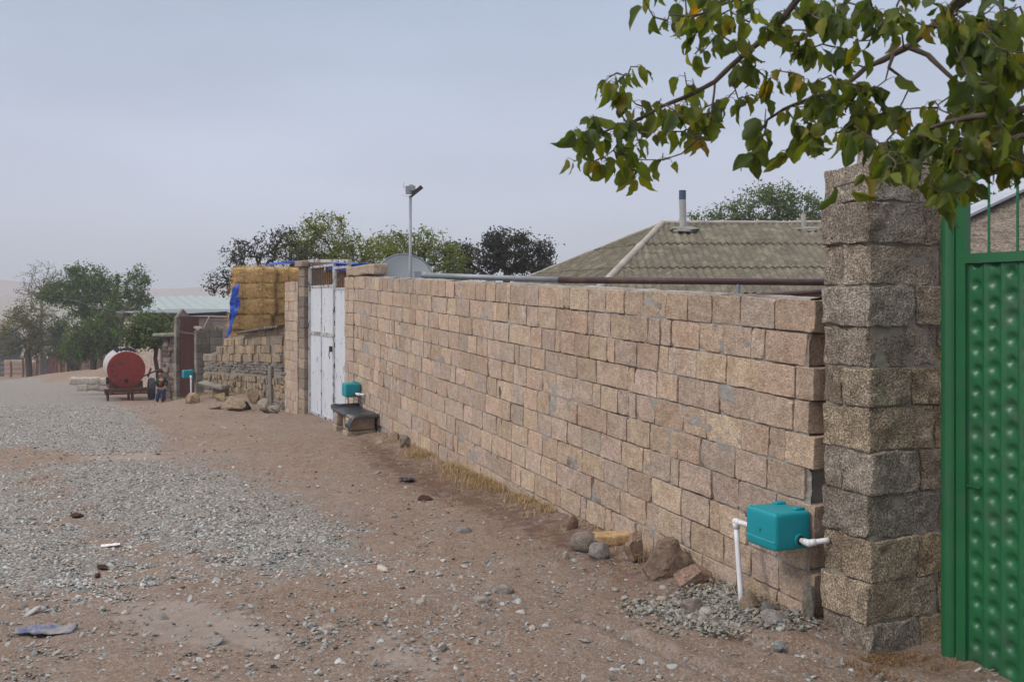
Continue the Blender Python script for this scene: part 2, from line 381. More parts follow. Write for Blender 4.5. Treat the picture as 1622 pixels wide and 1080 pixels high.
# ------------------------------------------------------------------ masks on the ground
def poly_sd(x, y, P):
    """signed distance to polygon, positive inside"""
    P = np.asarray(P)[:, :2]; d = np.full(x.shape, 1e9); ins = np.zeros(x.shape, bool)
    for i in range(len(P)):
        a = P[i]; b_ = P[(i + 1) % len(P)]; e_ = b_ - a
        t = np.clip(((x - a[0]) * e_[0] + (y - a[1]) * e_[1]) / (e_ @ e_), 0, 1)
        d = np.minimum(d, np.hypot(x - a[0] - t * e_[0], y - a[1] - t * e_[1]))
        c = ((a[1] > y) != (b_[1] > y)) & (x < (b_[0] - a[0]) * (y - a[1]) / (b_[1] - a[1] + 1e-12) + a[0]); ins ^= c
    return np.where(ins, d, -d)
G1 = [Gp(*p) for p in [(-700, 602), (-300, 600), (0, 600), (60, 601), (90, 606), (140, 613), (172, 620), (212, 650), (250, 690), (262, 708), (200, 722), (100, 718), (20, 712), (-200, 705), (-700, 700)]]
G2 = [Gp(*p) for p in [(60, 742), (170, 730), (300, 728), (370, 748), (480, 795), (570, 850), (560, 900), (430, 915), (300, 885), (190, 860), (110, 810)]]
G3 = [Gp(*p) for p in [(-300, 728), (60, 740), (150, 790), (230, 880), (200, 935), (90, 945), (-300, 960)]]
G5 = [Gp(*p) for p in [(380, 740), (470, 745), (560, 800), (640, 860), (660, 905), (560, 930), (430, 925), (330, 900), (450, 860)]]
G4 = [Gp(*p) for p in [(1010, 965), (1080, 945), (1150, 925), (1200, 965), (1300, 985), (1180, 1002), (1070, 1002)]]
MUD = [Gp(*p) for p in [(190, 960), (300, 945), (400, 975), (470, 1010), (440, 1032), (300, 1030), (200, 1010)]]
MUD2 = [Gp(*p) for p in [(95, 712), (250, 715), (262, 728), (150, 733)]]
RUTS = [[Gp(*p) for p in [(950, 1000), (1015, 1000), (1200, 1078), (1110, 1085)]], [Gp(*p) for p in [(1150, 1008), (1190, 1003), (1430, 1075), (1350, 1085)]], [Gp(*p) for p in [(560, 1010), (640, 1000), (760, 1060), (700, 1085), (560, 1060)]]]
DARK = [Gp(*p) for p in [(560, 690), (690, 735), (860, 815), (1010, 880), (1020, 920), (900, 880), (760, 820), (640, 770), (560, 720)]]  # darker brown soil before the wall, deepened to stand in for contact shade
def masks(x, y):
    def sm(P, wd): return np.clip(.5 + poly_sd(x, y, P) / wd, 0, 1)
    g = np.maximum.reduce([sm(G1, 1.4), sm(G2, 1.9) * .98, sm(G3, 1.8) * .80, sm(G4, .5) * .7, sm(G5, 1.6) * .60])
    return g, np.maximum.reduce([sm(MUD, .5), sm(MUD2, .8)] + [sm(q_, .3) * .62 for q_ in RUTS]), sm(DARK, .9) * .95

# ------------------------------------------------------------------ ground sheet
def axis(segs):
    out = [segs[0][0]]
    for a, b_, st in segs:
        n = max(1, int(round((b_ - a) / st))); out += list(np.linspace(a, b_, n + 1)[1:])
    return np.array(out)
def geo(a, b_, n):  # growing spacing from a to b
    return a + (b_ - a) * (np.linspace(0, 1, n + 1) ** 2.6)
xs = np.concatenate([-geo(22, 1500, 40)[::-1][:-1], axis([(-22, -9, .16), (-9, -5, .06), (-5, 3.2, .035), (3.2, 6, .08), (6, 14, .25)]), geo(14, 1500, 40)[1:]])
ys = np.concatenate([-geo(6, 300, 20)[::-1][:-1], axis([(-6, 3.4, .2), (3.4, 9, .03), (9, 17, .05), (17, 36, .09), (36, 90, .35)]), geo(90, 1500, 50)[1:]])
XX, YY = np.meshgrid(xs, ys, indexing='ij'); x = XX.ravel(); y = YY.ravel()
z = gz(x, y); P3 = np.stack([x, y, np.zeros_like(x)], 1)
near = np.clip((60 - np.abs(y)) / 40, 0, 1) * np.clip((40 - np.abs(x)) / 20, 0, 1)
z = z + near * (.045 * fbm(P3 * .45, 3, 5) + .022 * fbm(P3 * 2.2, 3, 9) + .017 * fbm(P3 * 9, 3, 21))
# wheel ruts that run towards the near gate
def rut(a, b_, wd, dp):
    a = np.array(a[:2]); b_ = np.array(b_[:2]); e_ = b_ - a; t = np.clip(((x - a[0]) * e_[0] + (y - a[1]) * e_[1]) / (e_ @ e_), -.4, 1.3)
    d = np.hypot(x - a[0] - t * e_[0], y - a[1] - t * e_[1]) + .012 * vnoise(P3 * 5, 3); return -dp * np.exp(-(d / wd) ** 2) + dp * .55 * np.exp(-((d - wd * 2) / wd) ** 2)
ra, rb_ = Gp(980, 1010), Gp(1150, 1078); rc, rd = Gp(1150, 1010), Gp(1400, 1078)
z = z + rut(ra, rb_, .05, .034) + rut(rc, rd, .06, .034)
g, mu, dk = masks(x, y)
z = z - .012 * mu * near
ground = MB(); nx, ny = len(xs), len(ys)
i = np.arange(nx - 1)[:, None] * ny; j = np.arange(ny - 1)[None]
Q = np.stack([i + j, i + ny + j, i + ny + j + 1, i + j + 1], -1).reshape(-1, 4)
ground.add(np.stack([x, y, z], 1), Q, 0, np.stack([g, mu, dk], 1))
tag(ground.build('ground', M['ground'], smooth=True, origin=(0, 0, 0)), kind='structure')

def gnd(x_, y_):
    P = np.array([[x_, y_, 0.]]); return gzf(x_, y_) + .045 * fbm(P * .45, 3, 5)[0] + .022 * fbm(P * 2.2, 3, 9)[0]

# ------------------------------------------------------------------ hills
hl = MB()
def hill(Y0, px0, px1, prof, zb, col, seed):
    pxs = np.linspace(px0, px1, 220); hh = np.interp(pxs, [p[0] for p in prof], [p[1] for p in prof])
    rows = 26; V = []
    for r_ in range(rows):
        f = r_ / (rows - 1); Yr = Y0 + (f - 1) * Y0 * .3 if f <= 1 else Y0
        X = (pxs - CX) / F * Y0; top = ZC + (HY - hh) / F * Y0
        n = fbm(np.stack([X / 60, np.full_like(X, f * 3), np.zeros_like(X)], 1), 4, seed)
        zz = zb + (top - zb) * (f ** 1.4) + n * 3 * f * (1 - f) * 4
        V.append(np.stack([X, np.full_like(X, Yr), zz], 1))
    for f in (1.15, 1.4):
        V.append(np.stack([(pxs - CX) / F * Y0, np.full_like(pxs, Y0 * f), np.full_like(pxs, zb)], 1))
    V = np.concatenate(V); n = len(pxs); i = np.arange(rows + 1)[:, None] * n; j = np.arange(n - 1)[None]
    hl.add(V, np.stack([i + j, i + j + 1, i + n + j + 1, i + n + j], -1).reshape(-1, 4), 0, col)
hill(900, -1500, 2900, [(-1500, 430), (-300, 436), (0, 443), (30, 446), (140, 452), (230, 458), (300, 456), (330, 452), (420, 447), (900, 455), (2900, 440)], -16, (.36, .26, .24), 3)
hill(520, -1500, 2900, [(-1500, 470), (0, 470), (120, 474), (260, 473), (380, 469), (900, 476), (2900, 470)], -15, (.30, .25, .20), 11)
M['hill'] = mat('dry_hillside', (1, 1, 1), (.8, .8, .8), .02, 1, attr=True)
tag(hl.build('hills', M['hill'], smooth=True, origin=(0, 900, -16)), kind='structure')

# ------------------------------------------------------------------ stones: generator
def ico(sub):
    t = (1 + 5 ** .5) / 2
    V = [(-1, t, 0), (1, t, 0), (-1, -t, 0), (1, -t, 0), (0, -1, t), (0, 1, t), (0, -1, -t), (0, 1, -t), (t, 0, -1), (t, 0, 1), (-t, 0, -1), (-t, 0, 1)]
    Fc = [(0, 11, 5), (0, 5, 1), (0, 1, 7), (0, 7, 10), (0, 10, 11), (1, 5, 9), (5, 11, 4), (11, 10, 2), (10, 7, 6), (7, 1, 8), (3, 9, 4), (3, 4, 2), (3, 2, 6), (3, 6, 8), (3, 8, 9), (4, 9, 5), (2, 4, 11), (6, 2, 10), (8, 6, 7), (9, 8, 1)]
    V = [np.array(v) / np.linalg.norm(v) for v in V]
    for _ in range(sub):
        mid = {}; nf = []
        def md(a, b_):
            k = (min(a, b_), max(a, b_))
            if k not in mid: v = V[a] + V[b_]; V.append(v / np.linalg.norm(v)); mid[k] = len(V) - 1
            return mid[k]
        for a, b_, c in Fc:
            ab, bc, ca = md(a, b_), md(b_, c), md(c, a); nf += [(a, ab, ca), (b_, bc, ab), (c, ca, bc), (ab, bc, ca)]
        Fc = nf
    return np.array(V), np.array(Fc)
ICO0, ICO1, ICO3, ICO4 = ico(0), ico(1), ico(3), ico(4)

def pebbles(name, pts, size, cols, flat=.55, sub=0, label=None):
    """many loose stones as one mass"""
    n = len(pts); V0, F0 = (ICO0 if sub == 0 else ICO1); nv = len(V0)
    ang = rng.uniform(0, 2 * math.pi, n); sc = np.stack([rng.uniform(.7, 1.25, n), rng.uniform(.55, 1., n), rng.uniform(.35, .9, n) * flat], 1) * size[:, None]
    P = V0[None] * (1 + rng.normal(0, .17, (n, nv, 1))) * sc[:, None]
    tl = rng.normal(0, .35, (n, 2)); P[:, :, 2] += P[:, :, 0] * tl[:, :1] + P[:, :, 1] * tl[:, 1:]
    c, s_ = np.cos(ang)[:, None], np.sin(ang)[:, None]
    Q = np.stack([P[:, :, 0] * c - P[:, :, 1] * s_, P[:, :, 0] * s_ + P[:, :, 1] * c, P[:, :, 2]], 2) + pts[:, None]
    mb = MB(); mb.add(Q.reshape(-1, 3), (F0[None] + (np.arange(n) * nv)[:, None, None]).reshape(-1, 3), 0, np.repeat(cols, nv, 0))
    return mb.build(name, M['peb'], origin=(0, 0, 0), smooth=(sub > 0))

def onstreet(x_, y_):
    s_ = (x_ - WO[0]) * WD[0] + (y_ - WO[1]) * WD[1]; o_ = (x_ - WO[0]) * WN[0] + (y_ - WO[1]) * WN[1]
    return (o_ > .02) | (s_ < -.7)
def scatter(n, y0, y1, px0, px1, fn, pw=2.0):
    """random ground points, about even on the picture's ground; fn(x, y) gives the keep probability"""
    u = rng.uniform(0, 1, n); Y = 1 / ((1 / y0) * (1 - u) + (1 / y1) * u) if pw == 2 else y0 + (y1 - y0) * u
    X = (rng.uniform(px0, px1, n) - CX) / F * Y
    k = (rng.uniform(0, 1, n) < fn(X, Y)) & onstreet(X, Y); X, Y = X[k], Y[k]
    P = np.stack([X, Y, np.zeros_like(X)], 1)
    Z = gz(X, Y) + .045 * fbm(P * .45, 3, 5) + .022 * fbm(P * 2.2, 3, 9)
    return np.stack([X, Y, Z], 1)
def stonecol(n, k=0):
    v = np.clip(rng.normal(.385, .11, n), .12, .62); c = np.stack([v * 1.0, v * .985, v * .95], 1)
    warm = rng.uniform(0, 1, n) < .22; c[warm] = c[warm] * np.array([1.0, .87, .77])
    cold = rng.uniform(0, 1, n) < .25; c[cold] = c[cold] * np.array([.86, .92, .92])
    return c
def fg_(x_, y_):
    P = np.stack([x_, y_, np.zeros_like(x_)], 1)
    return np.clip((masks(x_, y_)[0] - .30 + .45 * fbm(P * 1.3, 4, 77)) * 2.2, 0, 1)
def bare(x_, y_):
    P = np.stack([x_, y_, np.zeros_like(x_)], 1); g_, m_, d_ = masks(x_, y_)
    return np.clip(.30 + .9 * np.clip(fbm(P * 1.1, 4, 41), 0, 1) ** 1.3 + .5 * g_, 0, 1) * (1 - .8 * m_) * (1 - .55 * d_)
a = scatter(85000, 5.4, 28, -60, 1300, fg_)
tag(pebbles('road_gravel', a, rng.uniform(.006, .0148, len(a)) * (1 + a[:, 1] * .03), stonecol(len(a))), 'grey crushed gravel lying loose on the dirt road', 'gravel', kind='stuff')
a = scatter(60000, 4.2, 24, -60, 1640, bare)
sz = np.clip(.0045 * np.exp(rng.normal(.35, .5, len(a))), .003, .020) * (1 + a[:, 1] * .04)
tag(pebbles('small_stones', a, sz, stonecol(len(a)) * .78), 'small grey and brown stones strewn over the bare dirt', 'pebbles', kind='stuff')
a = scatter(1500, 4.3, 24, -60, 1640, bare)
sz = np.clip(.015 * np.exp(rng.normal(.1, .36, len(a))), .014, .05) * (1 + a[:, 1] * .02)
tag(pebbles('loose_pebbles', a, sz, stonecol(len(a)) * .88, sub=1, flat=.65), 'rounded fist sized pebbles dotted about the dirt lane', 'pebbles', kind='stuff')
g4 = np.asarray(G4)
a = scatter(26000, 5.0, 7.2, 980, 1330, lambda X, Y: (np.clip(.5 + poly_sd(X, Y, g4) / .35, 0, 1)), 1)
a[:, 2] += rng.uniform(0, .02, len(a)); sz = np.clip(.010 * np.exp(rng.normal(0, .42, len(a))), .006, .03)
a = a[:2600]; sz = sz[:2600]
tag(pebbles('pebble_heap', a, sz, stonecol(len(a)) * np.array([.74, .71, .66]), sub=1, flat=.7), 'spread heap of grey pebbles at the foot of the wall under the near teal box', 'pebbles', kind='stuff')

def rock(name, px, py, wpx, hpx, label, col=(.33, .27, .22), sink=.25, seed=1, rough=.28, rz=None, ang=0., cat='rock', flatz=None, at=None, fr=1.4, group=None, tilt=0.):
    g_ = Gp(px, py) if at is None else np.array(at, float); Y = g_[1]; wd = wpx / F * Y; h = hpx / F * Y
    V, Fc = ICO4; V = V.copy(); nrm = V.copy()
    V = np.sign(V) * np.abs(V) ** .8; rd_ = rough < .2
    for k in range(6 if rd_ else 16):                                   # chop with planes for broken faces
        rr = np.random.default_rng(seed * 31 + k); n_ = rr.normal(0, 1, 3); n_ /= np.linalg.norm(n_); lim = rr.uniform(.7, .95) if rd_ else rr.uniform(.5, .85)
        d_ = V @ n_; V = V - np.maximum(d_ - lim, 0)[:, None] * n_ * (.8 if rd_ else .97)
    V = V * (1.12 + rough * .5 * fbm(nrm * fr + seed * 3.1, 4, seed)[:, None] + (.03 if rd_ else .10) * fbm(nrm * 7 + seed, 4, seed)[:, None])
    V = V * np.array([wd / 2, wd / 2 * .75, h / 2 * (1 + sink)])
    c, s_ = math.cos(tilt), math.sin(tilt); V = V @ np.array([[c, 0, s_], [0, 1, 0], [-s_, 0, c]])
    c, s_ = math.cos(ang), math.sin(ang); V = V @ np.array([[c, s_, 0], [-s_, c, 0], [0, 0, 1]])
    V = V + g_ + np.array([0, wd * .3, h / 2 * (1 - sink)])
    k = (1 + .25 * fbm(nrm * 3, 3, seed + 5))[:, None] * np.array(col)
    mb = MB(); mb.add(V, Fc, 0, k); o = mb.build(name, M['rock'], smooth=True)
    return tag(o, label, cat, group)

# ------------------------------------------------------------------ the long block wall
def blockcol(t=None):
    base = random.choice([(.52, .39, .29), (.49, .375, .29), (.54, .42, .30), (.50, .40, .325), (.48, .35, .265), (.54, .42, .35), (.58, .46, .34), (.50, .39, .335), (.55, .40, .31), (.47, .39, .33)])
    k = random.uniform(.86, 1.12); base = tuple(.76 * v + .29 * m_ for v, m_ in zip(base, (.535, .425, .325))); return tuple(v * k for v in base)
def courses(mb, fr, u0, u1, zt, zb, thick, h=.2, o=0., ragged=None, lens=None, near=False, amp=.004, back=True, colfn=blockcol, gap=.010, m=0, mm=1, slope=0., rr=.0035, jit=.0035):
    """courses of sawn blocks whose street face lies at offset o; mortar core set back behind them"""
    n = int(math.ceil((zt - zb) / h)) + 1
    for k in range(n):
        zc = zt - h * k - h / 2
        if zc + h / 2 < zb: break
        u = u0 + (ragged(k) if ragged else 0.); start = True
        while u < u1 - .02:
            L = (lens or (lambda: random.choices([random.uniform(.34, .40), random.uniform(.26, .33), random.uniform(.08, .17), .52], [.26, .50, .22, .02])[0]))()
            if u + L > u1 - .07: L = u1 - u
            zz = zc + slope * (u + L / 2)
            nr = near and u < 3.4
            do = random.gauss(0, jit)
            tax = np.array([[fr.d[0], fr.d[1], slope], [fr.n[0], fr.n[1], 0], [-slope * fr.d[0], -slope * fr.d[1], 1]]); tax = tax / np.linalg.norm(tax, axis=1, keepdims=True)
            mb.rblock(fr.p(u + L / 2, o - thick / 2 + do, zz + random.gauss(0, .0015)), tax, (L - gap - random.uniform(0, .005), thick, h - gap - random.uniform(0, .003)),
                      n=(14, 3, 8) if nr else (5, 1, 3), r=rr, amp=amp * (1.15 if nr else 1), fr=14, seed=k * 7 + int(u * 10), m=m, col=colfn(), chip=.5)
            u += L; start = False
WF = Fr(WO, WO + WD * 10.965)      # frame normal points to the street
assert WF.n @ WN > 0
def wtop(s_): return 1.85 + .0355 * s_
mb = MB()
courses(mb, WF, .075, 10.95, 1.85, -.35, .2, near=True, ragged=lambda k: 0 if k % 2 == 0 else .045 + .02 * (k % 3), slope=.0355)
# mortar core: a displaced sheet just behind the block faces, smeared proud in places
def mortar_core(mb, fr, u0, u1, zt, zb, slope, o=-.012, amp=.012, res=.028, thick=.17, m=1, seed=3):
    nu = int((u1 - u0) / res); nv = int((zt - zb + slope * u1) / res); U, Vv = np.meshgrid(np.linspace(u0, u1, nu), np.linspace(0, 1, nv), indexing='ij')
    U = U.ravel(); Vv = Vv.ravel(); Z = zb + (zt + slope * U - .012 - zb) * Vv
    N_ = fbm(np.stack([U * 3.2, Z * 9, U * 0], 1), 4, seed); O = np.minimum(o + amp * np.clip(N_ * 2.6 + .12, -.8, 1.75), -.0045)
    q = fr.a[None] + U[:, None] * fr.d + O[:, None] * fr.n; i = np.arange(nu - 1)[:, None] * nv; j = np.arange(nv - 1)[None]
    mb.add(np.stack([q[:, 0], q[:, 1], Z], 1), np.stack([i + j, i + nv + j, i + nv + j + 1, i + j + 1], -1).reshape(-1, 4), m)
mortar_core(mb, WF, .13, 10.9, 1.85, -.35, .0355, o=-.016, amp=.014)
# top capping skim of mortar and solid core
n = 240; U = np.linspace(.14, 10.9, n); tz = 1.85 + .0355 * U
rows = []
for o_, dz in ((-.016, -.02), (-.02, .004), (-.1, .012), (-.18, .004), (-.184, -.6)):
    q = WF.a[None] + U[:, None] * WF.d + (o_ + .008 * fbm(np.stack([U * 6, U * 0 + o_ * 40, U * 0], 1), 3, 8))[:, None] * WF.n
    rows.append(np.stack([q[:, 0], q[:, 1], tz + dz + .010 * fbm(np.stack([U * 7, U * 0 + o_ * 60, U * 0], 1), 3, 4)], 1))
V = np.concatenate(rows); i = np.arange(4)[:, None] * n; j = np.arange(n - 1)[None]
mb.add(V, np.stack([i + j, i + j + 1, i + n + j + 1, i + n + j], -1).reshape(-1, 4), 1)
WF.box(mb, .16, 10.88, -.17, -.05, -.5, 1.8, 1)
tag(mb.build('stone_wall', [M['block'], M['mortar']], smooth=False), 'long tan wall of sawn limestone blocks running back from the porous pillar to the white gate', 'wall')

# ------------------------------------------------------------------ porous stone pillar beside the green gate
PF = Fr(WO + WD * .01, WO - WD * .36)                     # from the wall end towards the camera, normal points away from the street
mb = MB(); hs = [.215, .23, .225, .225, .23, .215, .24, .235, .24, .235, .22, .22, .22]; zt = 2.60
ucam = Fr(WO - WD * .35, WO - WD * .35 - WN * .72)
for k, h in enumerate(hs):
    zc = zt - h / 2; cl = [(1, .98, .95), (.84, .82, .80), (1.05, 1.0, .93), (1.0, .99, .98), (.88, .84, .8), (1.02, .96, .86), (.92, .86, .8)][k % 7]
    if k in (6, 9, 10): cl = (1.1, 1.0, .85)
    dx = [.0, .012, -.008, .01, -.01, .008, .0, .014, -.006, .012, .0, .015, .02][k]
    lo = [0, .02, .0, .015, .0, .012, 0, .0, .01, .0, .02, .0, .0][k]
    # street/corner stone and the inner stones; joints staggered by course
    w1 = [.46, .40, .52, .33, .50, .30, .47, .36, .52, .34, .50, .36, .45][k]
    def st(a0, a1, b0, b1, c_, sd, am=.0125, z0=zc - h / 2 + .004, z1=zc + h / 2 - .004):
        # a: along the wall line (0 = camera side), b: depth away from the street
        p0 = WO - WD * (.35 - (a0 + a1) / 2) - WN * (b0 + b1) / 2
        mb.rblock((p0[0], p0[1], (z0 + z1) / 2), [[WD[0], WD[1], 0], [-WN[0], -WN[1], 0], [0, 0, 1]], (a1 - a0, b1 - b0, z1 - z0), n=(16, 20, 11), r=.007, amp=am, fr=10, seed=sd, col=c_, chip=.9)
    if k in (2, 5, 7, 9, 11):
        st(-dx, .20, -lo, w1, cl, k); st(.21, .355, .005, w1, tuple(v * .9 for v in cl), k + 40)
    else: st(-dx, .355, -lo, w1, cl, k)
    if k in (4,):
        st(-.004, .355, w1 + .012, .72, cl, k + 20, z0=zc); st(.0, .355, w1 + .012, .60, (1.25, 1.05, .7), k + 23, z1=zc - .01); st(.0, .355, .61, .72, (1.2, .8, .65), k + 24, z1=zc - .01)
    else: st(-.006, .355, w1 + .012, .72, (cl[0] * .95, cl[1] * .9, cl[2] * .8) if k < 8 else (1.15, .98, .72), k + 20)
    zt -= h
for (b0, b1, zz) in ((.16, .42, 2.60), (.36, .62, 2.62)):
    p0 = WO - WD * .2 - WN * (b0 + b1) / 2
    mb.rblock((p0[0], p0[1], zz + .055), [[WD[0], WD[1], 0], [-WN[0], -WN[1], 0], [0, 0, 1]], (.26, b1 - b0, .13), n=(6, 6, 4), r=.03, amp=.022, fr=9, seed=int(b0 * 90))
c0 = WO - WD * .165 - WN * .36
mb.rblock((c0[0], c0[1], 1.12), [[WD[0], WD[1], 0], [-WN[0], -WN[1], 0], [0, 0, 1]], (.344, .69, 2.85), n=(14, 22, 90), r=.012, amp=.007, fr=16, m=1)
M['mortard'] = mat('dark_joint_mortar', (.22, .195, .165), (.31, .28, .24), 12, .95, .9, 45)
tag(mb.build('stone_pillar', [M['shell'], M['mortard']], smooth=False), 'thick rough pillar of pitted grey-brown shell stone holding the green gate', 'pillar')

# ------------------------------------------------------------------ green metal gate
g0 = np.array([2.385, 5.155]); GF = Fr(g0, g0 - WD * 1.8)          # u runs towards the camera; frame normal points away from the street
gr = empty('metal_gate', (g0[0], g0[1], -.1), 'tall green painted metal gate with dimpled sheet and bars on top', 'gate')
sgn = -1
mb = MB(); mb.tube([GF.p(.0, 0, z_) for z_ in (-.45, 1, 2.42)], .046, 20)
mb.tube([GF.p(.0, 0, z_) for z_ in (2.42, 2.423)], .040, 20); mb.build('gate_post', M['green'], gr, smooth=False)
mb = MB(); GF.box(mb, .055, .115, -.02, .02, -.30, 2.50); GF.box(mb, .116, 1.70, -.021, .021, -.28, -.222); GF.box(mb, 1.70, 1.76, -.02, .02, -.30, 2.62)
GF.box(mb, .116, 1.699, -.024, .024, 2.045, 2.095); mb.build('gate_frame', M['green'], gr)
mb = MB()
U = np.arange(.118, 1.70, .0075); Z = np.arange(-.22, 2.045, .008); UU, ZZ = np.meshgrid(U, Z, indexing='ij')
O = np.zeros_like(UU)
ucs = np.arange(.172, 1.68, .104)
for ci, uc in enumerate(ucs):
    off = (ci * .37 % 1) * .112 + (.03 if ci % 3 == 0 else 0)
    ki = np.round((ZZ - off) / .112); jz = (np.sin(ki * 12.9 + ci * 4.1) * .006); ju = np.sin(ki * 7.3 + ci * 2.7) * .004; sz_ = 1 + .16 * np.sin(ki * 5.1 + ci * 9.7)
    zc = ki * .112 + off + jz; d = np.hypot(UU - uc - ju, ZZ - zc) / sz_
    O += np.where(np.abs(UU - uc) < .050, -.017 * np.exp(-(d / .028) ** 3.2), 0)
for rc_ in ucs[:-1] + .052: O += .009 * np.exp(-((UU - rc_) / .007) ** 2)
O = O * -1 if False else O
q = GF.a[None] + UU.ravel()[:, None] * GF.d - O.ravel()[:, None] * GF.n
nu, nv = UU.shape; i = np.arange(nu - 1)[:, None] * nv; j = np.arange(nv - 1)[None]
mb.add(np.stack([q[:, 0], q[:, 1], ZZ.ravel()], 1), np.stack([i + j, i + nv + j, i + nv + j + 1, i + j + 1], -1).reshape(-1, 4), 0)
ps = mb.build('dimpled_panel', M['green'], gr, smooth=True); sm_ = ps.modifiers.new('thick', 'SOLIDIFY'); sm_.thickness = .0025; sm_.offset = 0
mb = MB(); GF.box(mb, .118, .205, -.016, -.010, .86, .87); mb.build('panel_seam', M['green'], gr)
for uc in np.arange(.245, 1.65, .168):
    mb = MB(); mb.tube([GF.p(uc, 0, z_) for z_ in np.arange(2.09, 2.50 + .09 * math.sin(uc * 1.8), .012)], [.0065 + .0013 * (q_ % 2) for q_ in range(len(np.arange(2.09, 2.50 + .09 * math.sin(uc * 1.8), .012)))], 8)
    mb.build('bar', M['greenrail'], gr)
mb = MB()
for u_ in np.arange(.116, 1.69, .06):
    z0 = 2.485 + .09 * math.sin(u_ * 1.8); z1 = 2.485 + .09 * math.sin((u_ + .06) * 1.8)
    a_, b_ = GF.p(u_, 0, z0), GF.p(u_ + .0605, 0, z1); dd = b_ - a_; dd /= np.linalg.norm(dd); nn = np.array([GF.n[0], GF.n[1], 0]); uu = np.cross(dd, nn)
    mb.obox((a_ + b_) / 2, [dd, nn, uu], (.062, .04, .055))
mb.build('top_rail', M['greenrail'], gr)
mb = MB(); mb.tube([GF.p(u_, 0, 2.66 + .09 * math.sin(u_ * 1.8)) for u_ in np.linspace(.2, 1.7, 12)], .014, 8)
for u_ in (.2, .9, 1.7): mb.tube([GF.p(u_, 0, 2.50), GF.p(u_, 0, 2.66 + .09 * math.sin(u_ * 1.8))], .010, 8)
mb.build('upper_rail', M['greenrail'], gr)

# ------------------------------------------------------------------ gas meter boxes
def meter_box(fr, s0, s1, dep, z0, z1, o0, label, pipes, sgnu=-1):
    c = fr.p((s0 + s1) / 2, o0 + dep / 2, z0); r_ = empty('gas_meter_box', c, label, 'meter box', 'teal gas meter boxes along the street')
    mb = MB(); mb.rblock(fr.p((s0 + s1) / 2, o0 + dep / 2, (z0 + z1) / 2), fr.ax, (s1 - s0, dep, z1 - z0), n=(2, 2, 2), r=.024, amp=0)
    b_ = mb.build('body', M['teal'], r_, smooth=False); bv = b_.modifiers.new('soft', 'SUBSURF'); bv.levels = 2; bv.render_levels = 2
    for p_ in b_.data.polygons: p_.use_smooth = True
    # raised rim round the street face, two handle ridges on top, a lock
    mb = MB(); fr.rb(mb, s0 + .012, s1 - .012, o0 + dep - .030, o0 + dep - .024, z0 + .012, z1 + .003, n=(2, 1, 2), r=.003, amp=0); mb.build('lid_rim', M['teal'], r_)
    for u_ in (s0 + .035, s1 - .075):
        mb = MB(); fr.rb(mb, u_, u_ + .045, o0 + .015, o0 + .09, z1 - .006, z1 + .012, n=(2, 2, 1), r=.008, amp=0); mb.build('hinge', M['teal'], r_, smooth=True)
    mb = MB(); fr.rb(mb, s0 + .010, s1 - .010, o0 + dep - .01, o0 + dep + .002, z0 + .055, z0 + .060, n=(2, 1, 1), r=.001, amp=0); mb.build('seam', M['tealrim'], r_)
    mb = MB(); p_ = fr.p((s0 + s1) / 2, o0 + dep - .004, (z0 + z1) / 2 + .0); q_ = fr.p((s0 + s1) / 2, o0 + dep + .008, (z0 + z1) / 2)
    mb.tube([p_, q_], .009, 12); mb.build('lock', M['teal'], r_)
    mb = MB(); a_ = fr.p(s0 - .001, o0 + dep * .36, z0 + .062); b2 = fr.p(s0 - .014, o0 + dep * .36, z0 + .062); mb.tube([a_, b2], .036, 20); cl_ = mb.build('collar', M['teal'], r_)
    mb = MB(); mb.tube([b2, fr.p(s0 - .019, o0 + dep * .36, z0 + .062)], .027, 20); mb.build('rubber_seal', M['blk'], r_)
    for k, (pts, rad) in enumerate(pipes):
        P = [fr.p(*p) for p in pts]; mb = MB()
        for a_, b_ in zip(P[:-1], P[1:]):
            n_ = 5; mb.tube([a_ + (b_ - a_) * t for t in np.linspace(0, 1, n_)], rad, 12)
        for q_ in P[1:-1]:
            V, Fc = ICO1; mb.add(q_ + V * rad * 1.45, Fc)
        for q_, nx_ in zip(P[1:-1], P[2:]):
            d_ = (nx_ - q_) / np.linalg.norm(nx_ - q_); mb.tube([q_, q_ + d_ * rad * 2.6], rad * 1.3, 12)
        for q_, nx_ in zip(P[1:-1], P[:-2]):
            d_ = (nx_ - q_) / np.linalg.norm(nx_ - q_); mb.tube([q_, q_ + d_ * rad * 2.6], rad * 1.3, 12)
        mb.build('pipe', M['pvc'], r_, smooth=True)
    return r_
bx = meter_box(WF, .085, .365, .265, .40, .625, .012, 'nearest and largest teal meter box, on the wall beside the porous stone pillar',
    [([(.072, .107, .462), (.005, .107, .462), (-.055, .012, .485)], .0155), ([(.36, .20, .487), (.555, .20, .475), (.43, .25, -.03)], .0165)])
mb = MB(); mb.tube([WF.p(.42, .20, .49), WF.p(.42, .20, .535)], .013, 10); mb.obox(WF.p(.42, .20, .537), WF.ax, (.06, .02, .014)); mb.build('valve', M['blue'], bx)

